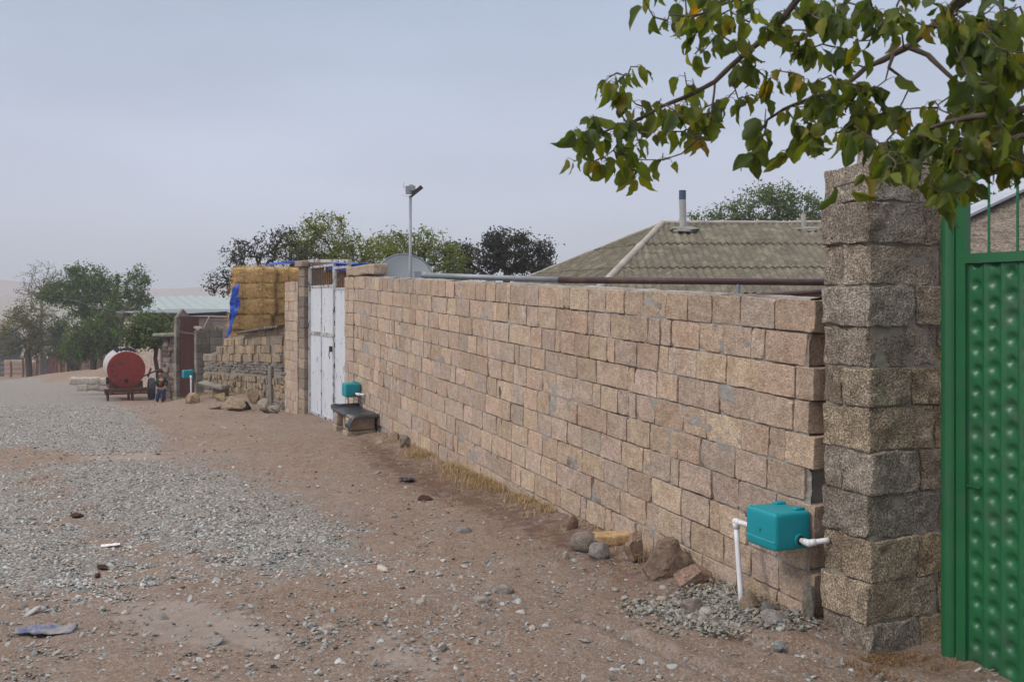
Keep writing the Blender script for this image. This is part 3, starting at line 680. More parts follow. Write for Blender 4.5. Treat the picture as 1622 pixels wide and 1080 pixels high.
# ------------------------------------------------------------------ loose rocks at the foot of the wall
rk = lambda *a, **k: rock('rock', *a, **k)
rk(1062, 912, 80, 62, 'largest dark brown boulder leaning on the wall between two smaller rocks', (.22, .165, .13), seed=3, rough=.5)
rk(1007, 890, 38, 52, 'upright wedge of tan stone left of the dark boulder', (.33, .24, .175), seed=8, sink=.2)
rk(1104, 928, 62, 32, 'reddish broken slab of rock right of the dark boulder', (.32, .225, .18), seed=5, sink=.2, tilt=.15)
rk(930, 872, 46, 24, 'flat grey river stone left of the yellow brick', (.24, .21, .19), seed=6, rough=.15)
rk(950, 885, 30, 22, 'small round striped grey stone in front of the yellow brick', (.27, .25, .25), seed=7, rough=.12)
rk(1189, 972, 30, 26, 'round brown cobble at the foot of the white pipe of the near box', (.30, .235, .18), seed=9, rough=.1)
rk(1233, 992, 42, 18, 'long flat grey stone lying on the pebble heap near the pillar', (.31, .30, .30), seed=10, rough=.12, tilt=-.3)
rk(1218, 978, 26, 22, 'dark grey angular stone between cobble and flat stone', (.16, .155, .15), seed=11)
rk(1236, 1030, 18, 13, 'lone bluish stone half sunk in the bare ruts by the pillar', (.27, .30, .31), seed=12, rough=.1)
rk(906, 842, 20, 28, 'small upright brown stone at the dry grass end by the wall', (.27, .19, .14), seed=13)
rk(1049, 955, 17, 12, 'whitish lump of stone in front of the dark boulder', (.50, .42, .33), seed=14)
rk(1098, 975, 32, 24, 'brown and mauve cobble in the pebble heap', (.27, .23, .21), seed=15, rough=.12)
rk(1120, 980, 26, 14, 'pale flat oval cobble in the middle of the pebble heap', (.40, .385, .36), seed=16, rough=.08)
rk(640, 712, 18, 26, 'tall grey stone standing against the wall right of the bench', (.25, .22, .19), seed=17, sink=.1)
rk(622, 700, 22, 19, 'rough pinkish rubble lump beside the bench blocks', (.38, .30, .24), seed=18)
rk(600, 707, 18, 11, 'small broken stone in front of the bench', (.33, .26, .21), seed=19)
rk(521, 1004, 22, 13, 'pale round stone alone in the dirt below the gravel', (.36, .31, .28), seed=20, rough=.1)
rk(762, 962, 28, 14, 'flat grey stone in the middle of the bare dirt', (.29, .265, .25), seed=21, rough=.12)
rk(666, 965, 16, 15, 'small upright whitish stone in the open dirt', (.42, .385, .35), seed=22)
rk(800, 944, 26, 14, 'grey cobble right of the flat stone in the dirt', (.25, .23, .22), seed=23, rough=.1)
rk(735, 845, 22, 9, 'flat slate coloured stone in the dark soil before the wall', (.22, .23, .24), seed=24, rough=.1)
rk(897, 886, 13, 14, 'little pale stone left of the round striped stone', (.38, .33, .27), seed=25)
rk(1295, 968, 20, 50, 'long smooth grey stone stood in the gap of wall and pillar', (.23, .215, .19), seed=31, rough=.08, at=(1.735, 5.50, .02))
# mound by the rubble wall
for a_ in [((300, 640, 24, 16), 'tan block lying in front of the brown gate', (.40, .30, .22), 40), ((347, 636, 22, 16), 'yellowish stone beside the low concrete slab', (.42, .34, .22), 41),
           ((368, 652, 36, 24), 'big pale slab tipped on the earth mound', (.36, .29, .21), 42), ((388, 650, 20, 14), 'black lump in the shade of the tipped slab', (.05, .05, .055), 43),
           ((413, 648, 24, 15), 'white faced broken stone at the rubble wall foot', (.50, .45, .38), 44), ((432, 655, 22, 13), 'grey white stone nearest the block pillar', (.40, .36, .31), 45),
           ((400, 640, 20, 18), 'brown stone leaning against the grey strip of the rubble wall', (.30, .22, .16), 46), ((337, 650, 26, 10), 'low flat stone at the left foot of the mound', (.34, .27, .22), 47),
           ((420, 655, 18, 9), 'dark wedge between the two white stones', (.14, .12, .11), 48)]:
    p_, lb, cl, sd = a_; rk(*p_, lb, cl, seed=sd, rough=.3, tilt=(sd % 3 - 1) * .3)
# yellow brick under the wedge, broken blocks
g_ = Gp(972, 866); mb = MB(); mb.rblock(g_ + np.array([0.02, .1, .045]), [[.99, .1, .03], [-.1, .99, 0], [-.03, 0, 1]], (.34, .16, .075), n=(5, 3, 2), r=.012, amp=.008, col=(.52, .36, .20))
tag(mb.build('brick', M['rock'], smooth=True), 'yellow flat brick beside the upright wedge of stone', 'brick')

# ------------------------------------------------------------------ litter and clods
def crumple(name, px, py, Ln, Wd, hgt, ang, m, label, cat, seed=1):
    g_ = Gp(px, py); nu, nv = 26, 14; U, Vv = np.meshgrid(np.linspace(-1, 1, nu), np.linspace(-1, 1, nv), indexing='ij'); U = U.ravel(); Vv = Vv.ravel()
    edge = 1 - .25 * U ** 2; X = U * Ln / 2; Y = Vv * Wd / 2 * edge * (1 + .25 * fbm(np.stack([U * 2, U * 0, U * 0], 1), 2, seed))
    Z = hgt * (.6 + .8 * fbm(np.stack([U * 2.2, Vv * 2.2, U * 0], 1), 4, seed)) * (1 - Vv ** 4 * .5) + .006
    c, s_ = math.cos(ang), math.sin(ang); P = np.stack([X * c - Y * s_ + g_[0], X * s_ + Y * c + g_[1], np.maximum(Z, .004) + gnd(g_[0], g_[1])], 1)
    i = np.arange(nu - 1)[:, None] * nv; j = np.arange(nv - 1)[None]
    mb = MB(); mb.add(P, np.stack([i + j, i + nv + j, i + nv + j + 1, i + j + 1], -1).reshape(-1, 4)); o = mb.build(name, m, smooth=True)
    s2 = o.modifiers.new('t', 'SOLIDIFY'); s2.thickness = .004
    return tag(o, label, cat)
crumple('plastic_scrap', 72, 1008, .33, .12, .045, .1, M['litter'], 'crushed slate blue plastic scrap lying in the lower left dirt', 'litter', 5)
crumple('black_rag', 644, 759, .17, .14, .04, .3, M['sheet'], 'small black rag on the dark soil before the wall', 'litter', 9)
for k, (px, py, wp, hp, lb) in enumerate([(160, 903, 19, 9, 'upper of two dark brown dung clods left of the gravel'), (153, 915, 12, 7, 'lower smaller of two dark brown dung clods left of the gravel'),
        (117, 821, 22, 8, 'flat reddish clod on the pink gravel at left'), (672, 793, 24, 7, 'dark clod of soil below the black rag')]):
    o = rk(px, py, wp, hp, lb, (.22, .12, .09), seed=60 + k, cat='clod'); o.data.materials[0] = M['dung']; o.name = 'dirt_clod'
crumple('white_scrap', 175, 868, .14, .07, .015, .4, M['pvc'], 'tiny white paper scrap on the gravel', 'litter', 12)

# ------------------------------------------------------------------ dry grass along the wall foot
def blades(name, P, hgt, col, label, wid=.0022, lean=.6):
    n = len(P); a_ = rng.uniform(0, 2 * math.pi, n); h = hgt * rng.uniform(.4, 1.2, n); ln = rng.uniform(.1, lean, n) * h
    d = np.stack([np.cos(a_), np.sin(a_), a_ * 0], 1); sd = np.stack([-np.sin(a_), np.cos(a_), a_ * 0], 1) * wid * (1 + P[:, 1:2] * .08)
    V = np.stack([P - sd, P + sd, P + d * ln[:, None] * .4 + [0, 0, 1] * h[:, None] * .6 + sd * .7, P + d * ln[:, None] * .4 + [0, 0, 1] * h[:, None] * .6 - sd * .7, P + d * ln[:, None] * 1.6 + [0, 0, 1] * h[:, None] * .85], 1).reshape(-1, 3)
    k = np.arange(n)[:, None] * 5; mb = MB(); cc = np.repeat(np.array(col)[None] * rng.uniform(.7, 1.3, (n, 1)), 5, 0)
    mb.add(V, (k + np.array([0, 1, 2, 3])), 0, cc); mb.F.append(k + np.array([3, 2, 4])); mb.M.append(np.zeros(n, int))
    return tag(mb.build(name, M['grass'], origin=(0, 0, 0)), label, 'grass', kind='stuff')
def wallpts(n, s0, s1, om):
    s_ = rng.uniform(s0, s1, n); o_ = np.abs(rng.normal(0, om, n)) + .01; q = WO + s_[:, None] * WD + o_[:, None] * WN
    k = vnoise(np.stack([s_ * 2.5, s_ * 0, s_ * 0], 1), 6) > rng.uniform(-.7, .9, n); q = q[k]; return np.stack([q[:, 0], q[:, 1], gz(q[:, 0], q[:, 1]) - .01], 1)
P = np.concatenate([wallpts(4200, 3.4, 8.0, .14), wallpts(600, .2, 3.0, .1), wallpts(700, 8, 9.4, .15)])
blades('dry_grass', P, .085, (1, .95, .9), 'strip of dry yellow grass along the foot of the long block wall')
n = 900; q = np.stack([rng.normal(2.0, .16, n), rng.normal(5.02, .12, n)], 1); P = np.stack([q[:, 0], q[:, 1], gz(q[:, 0], q[:, 1]) + .0], 1)
blades('dead_weeds', P[(P[:, 0] - 1.94) * .4 - (P[:, 1] - 5.1) * .916 > 0], .03, (.55, .42, .3), 'tangle of dead brown weeds at the pillar foot', lean=2.)
n = 500; q = np.stack([rng.normal(-6.9, .7, n), rng.normal(22.9, .6, n)], 1); P = np.stack([q[:, 0], q[:, 1], gz(q[:, 0], q[:, 1])], 1)
blades('mound_grass', P, .10, (.8, .75, .65), 'thin dry grass on the earth mound by the rubble wall', wid=.0025)
n = 2500; q = np.stack([rng.uniform(-1.5, 1.9, n), rng.uniform(4.4, 11, n)], 1); P = np.stack([q[:, 0], q[:, 1], gz(q[:, 0], q[:, 1])], 1); k = onstreet(P[:, 0], P[:, 1])
blades('straw_litter', P[k], .012, (.8, .75, .7), 'thin stray straw stalks scattered on the dirt', lean=5)

# ------------------------------------------------------------------ white gate and its block pillars
ga, gb = np.array([-2.84, 16.0]), np.array([-4.04, 18.4]); HF = Fr(ga, gb)
def greycol():
    base = random.choice([(.36, .29, .22), (.30, .25, .20), (.25, .21, .175), (.40, .32, .24)]); k = random.uniform(.8, 1.1); return tuple(v * k for v in base)
mb = MB(); RFp = Fr(WF.p(10.98, 0, 0), HF.p(-.03, 0, 0))
courses(mb, RFp, 0, RFp.L, 2.235, -.6, .3, slope=0, lens=lambda: RFp.L if RFp.L < .35 else .3)
RFp.box(mb, .01, RFp.L - .01, -.29, -.012, -.6, 2.22, 1)
WF.rb(mb, 9.72, 11.45, -.22, .012, 2.245, 2.40, n=(6, 2, 2), r=.02, amp=.012, col=(.46, .37, .28))
tag(mb.build('gate_pillar', [M['block'], M['mortar']], smooth=False), 'tan block pillar with flat top stone between white gate and long wall', 'pillar')
mb = MB(); LP = Fr(HF.p(HF.L + .02, 0, 0), HF.p(HF.L + .45, 0, 0))
for k in range(16):
    z1 = 2.50 - .2 * k; cc = greycol()
    mb.rblock(LP.p(.21, -.2, z1 - .1), LP.ax, (.42, .40, .19), n=(3, 3, 2), r=.012, amp=.007, col=cc)
mb.rblock(LP.p(.2, -.23, 2.555), LP.ax, (.55, .60, .12), n=(3, 3, 2), r=.02, amp=.01, col=(.36, .29, .23)); LP.box(mb, .02, .40, -.38, -.02, -.9, 2.48, 1)
tag(mb.build('gate_pillar', [M['block'], M['mortar']], smooth=False), 'grey and tan block pillar between white gate and rubble wall', 'pillar')
mb = MB(); SF = Fr(HF.p(HF.L + .46, .015, 0), HF.p(HF.L + 1.55, .015, 0)); courses(mb, SF, 0, SF.L, 2.22, -.85, .2, lens=lambda: random.choice([.36, .19, .3]))
SF.box(mb, .01, SF.L - .01, -.19, -.012, -.9, 2.2, 1)
tag(mb.build('block_wall', [M['block'], M['mortar']], smooth=False), 'short narrow stretch of tan blocks left of the white gate pillar', 'wall')

wg = empty('metal_gate', HF.p(HF.L / 2, 0, -.4), 'peeling white double leaf sheet metal gate', 'gate')
zb0, zt0 = -.34, 2.46
mb = MB(); HF.box(mb, .03, .09, -.14, -.08, zb0 - .3, zt0 + .05); HF.box(mb, HF.L - .07, HF.L - .01, -.14, -.08, zb0 - .3, zt0 + .14)
a_, b_ = HF.p(.03, -.11, zt0 + .02), HF.p(HF.L - .01, -.11, zt0 + .12); dd = (b_ - a_) / np.linalg.norm(b_ - a_); nn = np.array([HF.n[0], HF.n[1], 0])
mb.obox((a_ + b_) / 2 + [0, 0, .03], [dd, nn, np.cross(dd, nn)], (np.linalg.norm(b_ - a_), .07, .055)); mb.build('gate_frame', M['whitetrim'], wg)
def leaf_(u0, u1, mids, ztp):
    mb = MB(); o0 = -.11; t = .045; zs = ztp - .42
    HF.box(mb, u0, u0 + t, o0 - .022, o0 + .022, zb0, ztp); HF.box(mb, u1 - t, u1, o0 - .022, o0 + .022, zb0, ztp)
    for zz in (zb0 + .0, zs, ztp - t): HF.box(mb, u0 + t, u1 - t, o0 - .020, o0 + .020, zz, zz + t)
    for um in mids: HF.box(mb, um - t / 2, um + t / 2, o0 - .019, o0 + .019, zb0 + t, zs)
    if mids: HF.box(mb, u0 + t, mids[0] - t / 2, o0 - .021, o0 + .021, 1.18, 1.25); HF.box(mb, mids[0] + t / 2, u1 - t, o0 - .021, o0 + .021, 1.18, 1.25)
    lf = mb.build('gate_leaf', M['whitetrim'], wg)
    es = [u0 + t] + list(mids) + [u1 - t]
    for a2, b2 in zip(es[:-1], es[1:]):
        mb = MB(); HF.box(mb, a2 + (.022 if a2 in mids else .001), b2 - (.022 if b2 in mids else .001), o0 + .002, o0 + .008, zb0 + t, zs); mb.build('sheet_panel', M['white'], lf)
    mb = MB()
    for u_ in np.arange(u0 + .1, u1 - .05, .12): mb.tube([HF.p(u_, o0, zs + .04), HF.p(u_, o0, ztp - .02)], .007, 6)
    mb.build('upper_bars', M['rust'], lf); WLOC[lf] = WLOC[wg]
    return lf
leaf_(.10, .93, [], 2.44)
l2 = leaf_(.95, HF.L - .08, [1.78], 2.50)
mb = MB(); HF.box(mb, 1.02, 1.08, -.085, -.045, .92, 1.02); mb.tube([HF.p(1.05, -.05, 1.02), HF.p(1.05, -.035, .86), HF.p(1.05, -.05, .80)], .008, 6); mb.build('handle', M['dark'], l2)

# mid meter box on the far end of the long wall
RB = meter_box(WF, 10.45, 10.73, .25, .31, .53, .012, 'small teal meter box on the wall above the black covered bench',
    [([(10.43, .1, .372), (10.30, .1, .368), (10.2, .02, .37)], .018), ([(10.68, .17, .33), (10.68, .17, .2), (10.68, .16, -.2)], .0165)])
# bench
b0 = WF.p(9.95, .23, -.22); bn = empty('street_bench', b0, 'low bench of a plank on stone blocks under the middle teal box', 'bench')
for (u0, u1, z0, cc, sd) in ((10.22, 10.43, -.28, (.42, .33, .25), 1), (9.50, 9.78, -.28, (.44, .35, .26), 2)):
    mb = MB()
    WF.rb(mb, u0, u1, .03, .47, z0, z0 + .19, n=(3, 4, 2), r=.015, amp=.008, seed=sd, col=cc); WF.rb(mb, u0 + .01, u1 + (.05 if sd == 2 else 0), .04, .45, z0 + .195, z0 + .375, n=(3, 4, 2), r=.015, amp=.008, seed=sd + 5, col=cc)
    mb.build('stone_support', M['block'], bn, smooth=True)
mb = MB(); WF.rb(mb, 9.42, 10.55, .06, .43, .095, .135, n=(8, 3, 1), r=.01, amp=.006, col=(.30, .27, .24)); mb.build('seat', M['rock'], bn, smooth=True)
nu, nv = 34, 18; U, Vv = np.meshgrid(np.linspace(0, 1, nu), np.linspace(0, 1, nv), indexing='ij'); U = U.ravel(); Vv = Vv.ravel()
uu = 9.38 + U * 1.24; oo = .0 + Vv * .50; hang = np.clip(Vv - .9, 0, 1) * 0 + np.where(U < .26, np.clip(Vv - .80, 0, 1) * .95, np.clip(Vv - .93, 0, 1) * .35)
Z = .150 + .010 * fbm(np.stack([U * 6, Vv * 4, U * 0], 1), 3, 5) - hang; oo = np.where(Vv > .86, .432 + .03 * (Vv - .86) / .14 + .012 * vnoise(np.stack([U * 9, Vv * 3, U * 0], 1), 2), oo)
Z -= np.clip(.05 - U, 0, 1) * .8 + np.clip(U - .96, 0, 1) * -1.2
q = WF.a[None] + uu[:, None] * WF.d + oo[:, None] * WF.n; i = np.arange(nu - 1)[:, None] * nv; j = np.arange(nv - 1)[None]
mb = MB(); mb.add(np.stack([q[:, 0], q[:, 1], Z], 1), np.stack([i + j, i + nv + j, i + nv + j + 1, i + j + 1], -1).reshape(-1, 4))
o = tag(mb.build('plastic_sheet', M['sheet'], smooth=True), 'black plastic sheet draped over the low bench', 'sheet'); s2 = o.modifiers.new('t', 'SOLIDIFY'); s2.thickness = .004

# ------------------------------------------------------------------ rubble wall with rough courses
ra_ = np.array([SF.p(SF.L, 0, 0)[0], SF.p(SF.L, 0, 0)[1]]); rb2 = np.array([(322 - CX) / F * 26.2, 26.2]); QF = Fr(ra_, rb2)
mb = MB(); u = 0; LQ = QF.L
def rtop(u_):
    q = QF.p(u_, 0, 0); px = q[0] / q[1] * F + CX
    return ZC - (np.interp(px, [322, 330, 347, 352, 357, 380, 410, 450], [564, 560, 553, 545, 535, 530, 524, 519]) - HY) / F * q[1]
def rbase(u_): q = QF.p(u_, 0, 0); return gzf(q[0], q[1] - .1)
def band(f0, f1, kind):
    hh = {'slab': .062, 'cob': .15, 'blk': .195}[kind]
    zrel = f0
    while zrel < f1 - hh * .4:
        u_ = random.uniform(-.15, 0)
        while u_ < LQ:
            L_ = {'slab': random.uniform(.18, .45), 'cob': random.uniform(.09, .2), 'blk': random.uniform(.2, .4)}[kind]
            um = u_ + L_ / 2
            if 0 < um < LQ and not (.88 < um < 1.12):
                z_ = -.62 - .38 * um / LQ + zrel + hh / 2
                if z_ < rtop(um) - .03:
                    if kind == 'slab': cc = (.235, .22, .20); k_ = random.uniform(.75, 1.15)
                    elif kind == 'cob': cc = random.choice([(.36, .28, .195), (.31, .25, .19), (.27, .23, .19), (.40, .31, .21)]); k_ = random.uniform(.7, 1.15)
                    else: cc = random.choice([(.38, .30, .225), (.33, .265, .20), (.29, .24, .20), (.41, .31, .21)]); k_ = random.uniform(.8, 1.1)
                    QF.rb(mb, u_ + .005, u_ + L_ - .005, -.22, random.gauss(0, .016), z_ - hh / 2 + .004 + random.uniform(0, .02), z_ + hh / 2 - .003 + random.gauss(0, .008), n=(5, 1, 4), r=min(.014, hh * .18), amp=.022 if kind == 'cob' else .009, fr=8, seed=int(um * 50), col=tuple(v * k_ for v in cc))
            u_ += L_
        zrel += hh
band(-.15, .36, 'slab'); band(.38, .88, 'cob'); band(.90, 1.13, 'slab'); band(1.15, 2.1, 'blk')
QF.rb(mb, .89, 1.11, -.22, .04, -.9, .42, n=(2, 1, 9), r=.02, amp=.012, col=(.24, .225, .21))
U = np.linspace(0, LQ, 60)
core = np.concatenate([np.array([QF.p(u_, -.03, -1.3) for u_ in U]), np.array([QF.p(u_, -.03, rtop(u_) - .02) for u_ in U]), np.array([QF.p(u_, -.28, rtop(u_) - .02) for u_ in U]), np.array([QF.p(u_, -.28, -1.3) for u_ in U])])
n = 60; i = np.arange(3)[:, None] * n; j = np.arange(n - 1)[None]; mb.add(core, np.stack([i + j, i + j + 1, i + n + j + 1, i + n + j], -1).reshape(-1, 4), 1)
tag(mb.build('rubble_wall', [M['rubble'], M['mortart']], smooth=False), 'patchy wall of rubble, grey slabs and tan blocks below the straw bales', 'wall')
def corr(mb, P0, eu, ev, nu, nv, pitch=.15, amp=.02, m=0, thick=.012, jag=0., col=(1, 1, 1), seg=6):
    """corrugated sheet: eu = vector across the waves, ev = vector down the slope"""
    P0 = np.array(P0, float); eu = np.array(eu, float); ev = np.array(ev, float); Lu = np.linalg.norm(eu); nr = np.cross(eu, ev); nr /= np.linalg.norm(nr)
    if nr[2] < 0: nr = -nr
    nu = max(4, int(Lu / pitch * seg)); t = np.linspace(0, 1, nu + 1); wv = amp * np.cos(t * Lu / pitch * 2 * math.pi)
    rows = [P0 + eu * t[:, None] + ev * f + nr * wv[:, None] for f in np.linspace(0, 1, nv + 1)]; V = np.concatenate(rows); n = nu + 1
    i = np.arange(nv)[:, None] * n; j = np.arange(nu)[None]; Q = np.stack([i + j, i + j + 1, i + n + j + 1, i + n + j], -1).reshape(-1, 4)
    mb.add(V, Q, m, col); mb.add(V - nr * thick, Q[:, ::-1], m, col)
    e0 = np.arange(nu); k = len(rows[0]) * nv; n2 = len(V)
    mb.add(np.concatenate([rows[-1], rows[-1] - nr * thick]), np.stack([e0, e0 + 1, e0 + 1 + n, e0 + n], -1), m, col)
for (u0, u1, zz, lb) in ((.0, 1.25, 1.27, 'dark corrugated sheet nearest the gate on top of the rubble wall'), (1.15, 3.3, 1.16, 'dark corrugated sheet on the rubble wall below the middle of the bales')):
    mb = MB(); z0_, z1_ = float(rtop(u0)) + .03, float(rtop(u1)) + .03; p0 = QF.p(u0, -.5, z0_ + .05); corr(mb, p0, QF.p(u1, -.5, z1_ + .05) - p0, QF.p(u0, .16, z0_) - p0, 0, 1, pitch=.17, amp=.022)
    tag(mb.build('roof_sheet', M['slatedark']), lb, 'roof sheet')

# ------------------------------------------------------------------ straw bales (Y about 21.5) and blue tarpaulin
mb = MB(); mb.rblock((0, 0, .17), np.eye(3), (.95, .5, .345), n=(12, 6, 6), r=.05, amp=.022, fr=7, col=(1, 1, 1))
ns = 1500; f_ = rng.integers(0, 4, ns); P = np.stack([rng.uniform(-.47, .47, ns), rng.uniform(-.25, .25, ns), rng.uniform(0, .34, ns)], 1)
P[f_ == 0, 1] = -.255; P[f_ == 1, 0] = np.sign(P[f_ == 1, 0]) * .475; P[f_ == 2, 2] = .345; P[f_ == 3, 1] = -.26
d = rng.normal(0, 1, (ns, 3)); d /= np.linalg.norm(d, axis=1, keepdims=True); d *= rng.uniform(.04, .11, (ns, 1)); s_ = np.cross(d, rng.normal(0, 1, (ns, 3))); s_ *= .0035 / np.linalg.norm(s_, axis=1, keepdims=True)
V = np.stack([P - s_, P + s_, P + d + s_, P + d - s_], 1).reshape(-1, 3)
mb.add(V, np.arange(ns * 4).reshape(-1, 4), 0, np.repeat(rng.uniform(.7, 1.5, (ns, 1)) * np.array([[1, 1, 1]]), 4, 0))
for xx in (-.22, .22):
    mb.tube([(xx, -.262, -.0), (xx, -.265, .17), (xx, -.255, .352), (xx, .1, .355)], .004, 5, 0, (.5, .5, .4))
proto = mb.build('straw_bale', M['hay'], origin=(0, 0, 0), smooth=True)
rowname = ['topmost', 'second', 'third', 'fourth', 'fifth']; first = True; gN = 'straw bales stacked behind the rubble wall'
def bale(x_, y_, z_, rz, lb, dsc=(1, 1, 1)):
    global first
    o = proto if first else proto.copy()
    if not first: C.objects.link(o)
    first = False; o.location = (x_, y_, z_); o.rotation_euler = (0, 0, rz); o.scale = dsc; o.scale = tuple(v * 24.6 / 21.6 for v in dsc); tag(o, lb, 'straw bale', gN); return o
Yb = 24.6; BS = 24.6 / 21.6
def bx_(px): return (px - CX) / F * Yb
ztop = ZC - (424 - HY) / F * Yb
for r_ in range(4):
    z_ = ztop - .35 * BS * (r_ + 1)
    x0 = bx_([406, 404, 406, 400][r_])
    bale(x0, Yb + random.uniform(-.03, .05), z_, random.uniform(-.04, .04), 'left straw bale in the %s layer of the stack beside the blue tarpaulin' % rowname[r_])
    bale(x0 + .97 * BS, Yb + .12 + random.uniform(-.03, .05), z_ - .0, random.uniform(-.04, .04), 'right straw bale in the %s layer of the stack beside the block pillar' % rowname[r_])
# lower layers that carry the stack
for r_ in range(4):
    bale(bx_(402), Yb + .05, ztop - .35 * BS * (5 + r_), 0, 'left low bale under the stack, %s layer from the top' % ['fifth', 'sixth', 'seventh', 'eighth'][r_])
    bale(bx_(402) + .97 * BS, Yb + .05, ztop - .35 * BS * (5 + r_), 0, 'right low bale under the stack, %s layer from the top' % ['fifth', 'sixth', 'seventh', 'eighth'][r_])
for r_ in range(5):
    for k in range(2):
        bale((540 - CX) / F * 23 + 1.1 * k, 23.0, 2.53 - .40 * (r_ + 1), .1, 'straw bale seen through the bars of the white gate, ' + ('left' if k == 0 else 'right') + ' one of layer ' + ['one', 'two', 'three', 'four', 'five'][r_])
mb = MB()
def cloth(P00, P10, P01, P11, nu, nv, am, fr, seed, lo=True):
    U, Vv = np.meshgrid(np.linspace(0, 1, nu), np.linspace(0, 1, nv), indexing='ij'); U = U.ravel()[:, None]; Vv = Vv.ravel()[:, None]
    P = (np.array(P00) * (1 - U) * (1 - Vv) + np.array(P10) * U * (1 - Vv) + np.array(P01) * (1 - U) * Vv + np.array(P11) * U * Vv)
    P = P + am * np.stack([fbm(P * fr + 5 * k, 4, seed + k) for k in range(3)], 1); i = np.arange(nu - 1)[:, None] * nv; j = np.arange(nv - 1)[None]
    mb.add(P, np.stack([i + j, i + nv + j, i + nv + j + 1, i + j + 1], -1).reshape(-1, 4))
cloth(W(373, 455, 24.02), W(383, 452, 24.0), W(355, 531, 24.12), W(368, 528, 24.0), 12, 44, .17, 2.6, 4)
cloth(W(374, 470, 23.95), W(381, 468, 23.95), W(369, 505, 23.98), W(377, 500, 23.95), 10, 20, .10, 4, 14)
cloth(W(374, 452, 24.9), W(425, 420, 25.0), W(378, 452, 26), W(425, 418, 26), 24, 14, .05, 3, 7); cloth(W(425, 421, 24.8), W(480, 416, 24.6), W(425, 417, 26), W(480, 414, 26), 24, 14, .05, 3, 17)
cloth(W(448, 416, 22.3), W(600, 418, 22.4), W(448, 414, 24), W(600, 420, 24), 30, 16, .08, 2, 9)
cloth(W(520, 418, 22.42), W(600, 420, 22.42), W(520, 428, 22.36), W(600, 436, 22.38), 16, 6, .03, 4, 19)
o = tag(mb.build('tarpaulin', M['tarp'], smooth=True), 'bright blue tarpaulin hanging down the left side and over the back of the bales', 'tarpaulin'); s2 = o.modifiers.new('t', 'SOLIDIFY'); s2.thickness = .006

# ------------------------------------------------------------------ brown gate with grey block piers
def gcol(): k = random.uniform(.75, 1.15); return (k, k * .97, k * .93)
p1 = np.array([(311 - CX) / F * 26.3, 26.3]); KF = Fr(p1, p1 + np.array([-.5, .866]))
mb = MB()
for k in range(14):
    z1 = ZC - (524 - HY) / F * 26.3 - .2 * k
    if z1 < -1.3: break
    KF.rb(mb, 0, .30, -.36, 0, z1 - .195, z1, n=(2, 3, 2), r=.012, amp=.006, col=gcol()); KF.rb(mb, .0, .30, -.72, -.37, z1 - .195, z1, n=(2, 3, 2), r=.012, amp=.006, col=gcol())
z1 = ZC - (524 - HY) / F * 26.3
mb2 = MB(); tri = [KF.p(.0, -.17, z1), KF.p(.0, -.52, z1), KF.p(.0, -.36, z1 + .40)]; tri2 = [KF.p(.12, -.17, z1), KF.p(.12, -.52, z1), KF.p(.12, -.36, z1 + .40)]
pr = tag(mb.build('gate_pier', [M['concrete']], smooth=False), 'squat grey block pier with a gabled top stone right of the brown gate', 'pillar')
mb2.add(np.array(tri + tri2), [(0, 1, 2), (3, 5, 4), (0, 3, 4, 1), (1, 4, 5, 2), (0, 2, 5, 3)], 0, (1, .95, .9)); tag(mb2.build('gable_stone', M['concrete']), 'grey triangular stone standing on the squat pier', 'stone')
for k, (o_, lb) in enumerate(((-.08, 'left'), (-.62, 'right'))):
    rock('stone', 0, 0, 14, 9, lb + ' round stone beside the triangular stone on the pier', (.36, .33, .29), seed=80 + k, at=KF.p(.12, o_, z1 - .02) - np.array([0, .07, 0]), cat='stone', sink=0)
mb = MB(); p2 = np.array([(279 - CX) / F * 28.6, 28.6]); TF = Fr(p2, p2 + np.array([-.5, .866])); z2 = ZC - (503 - HY) / F * 28.6
for k in range(16):
    z1 = z2 - .2 * k; TF.rb(mb, 0, .38, -.42, 0, z1 - .195, z1, n=(2, 3, 2), r=.012, amp=.006, col=gcol())
    if z1 < -1.5: break
tri = [TF.p(.0, 0.0, z2), TF.p(.0, -.42, z2), TF.p(.0, -.21, z2 + .26)]; tri2 = [TF.p(.3, 0., z2), TF.p(.3, -.42, z2), TF.p(.3, -.21, z2 + .26)]
mb.add(np.array(tri + tri2), [(0, 1, 2), (3, 5, 4), (0, 3, 4, 1), (1, 4, 5, 2), (0, 2, 5, 3)], 0, (1, .95, .9))
tag(mb.build('gate_pier', [M['concrete']], smooth=False), 'tall grey block pier with pointed top left of the brown gate', 'pillar')
BG = Fr(KF.p(.25, -.10, 0), TF.p(.0, -.12, 0)); bgz = -1.05
bg_ = empty('metal_gate', BG.p(BG.L / 2, 0, bgz), 'narrow brown metal gate between the two grey piers', 'gate'); zt_ = ZC - (502 - HY) / F * 27.4
mb = MB(); BG.box(mb, .02, BG.L - .02, -.02, .0, bgz, zt_ - .45); mb.build('sheet_panel', M['brownmetal'], bg_)
mb = MB()
for u_ in np.arange(.03, BG.L, .16): BG.box(mb, u_, u_ + .025, -.03, .02, bgz, zt_)
BG.box(mb, .0, BG.L, .021, .04, zt_ - .5, zt_ - .44); mb.build('upright_bars', M['brownmetal'], bg_)
meter_box(Fr(KF.p(-.2, .02, 0), KF.p(.6, .02, 0)), .26, .52, .28, -.32, -.10, .03, 'farthest teal meter box with white pipe in front of the brown gate',
    [([(.25, .13, -.26), (.15, .13, -.28), (.13, .13, -.95)], .024)])
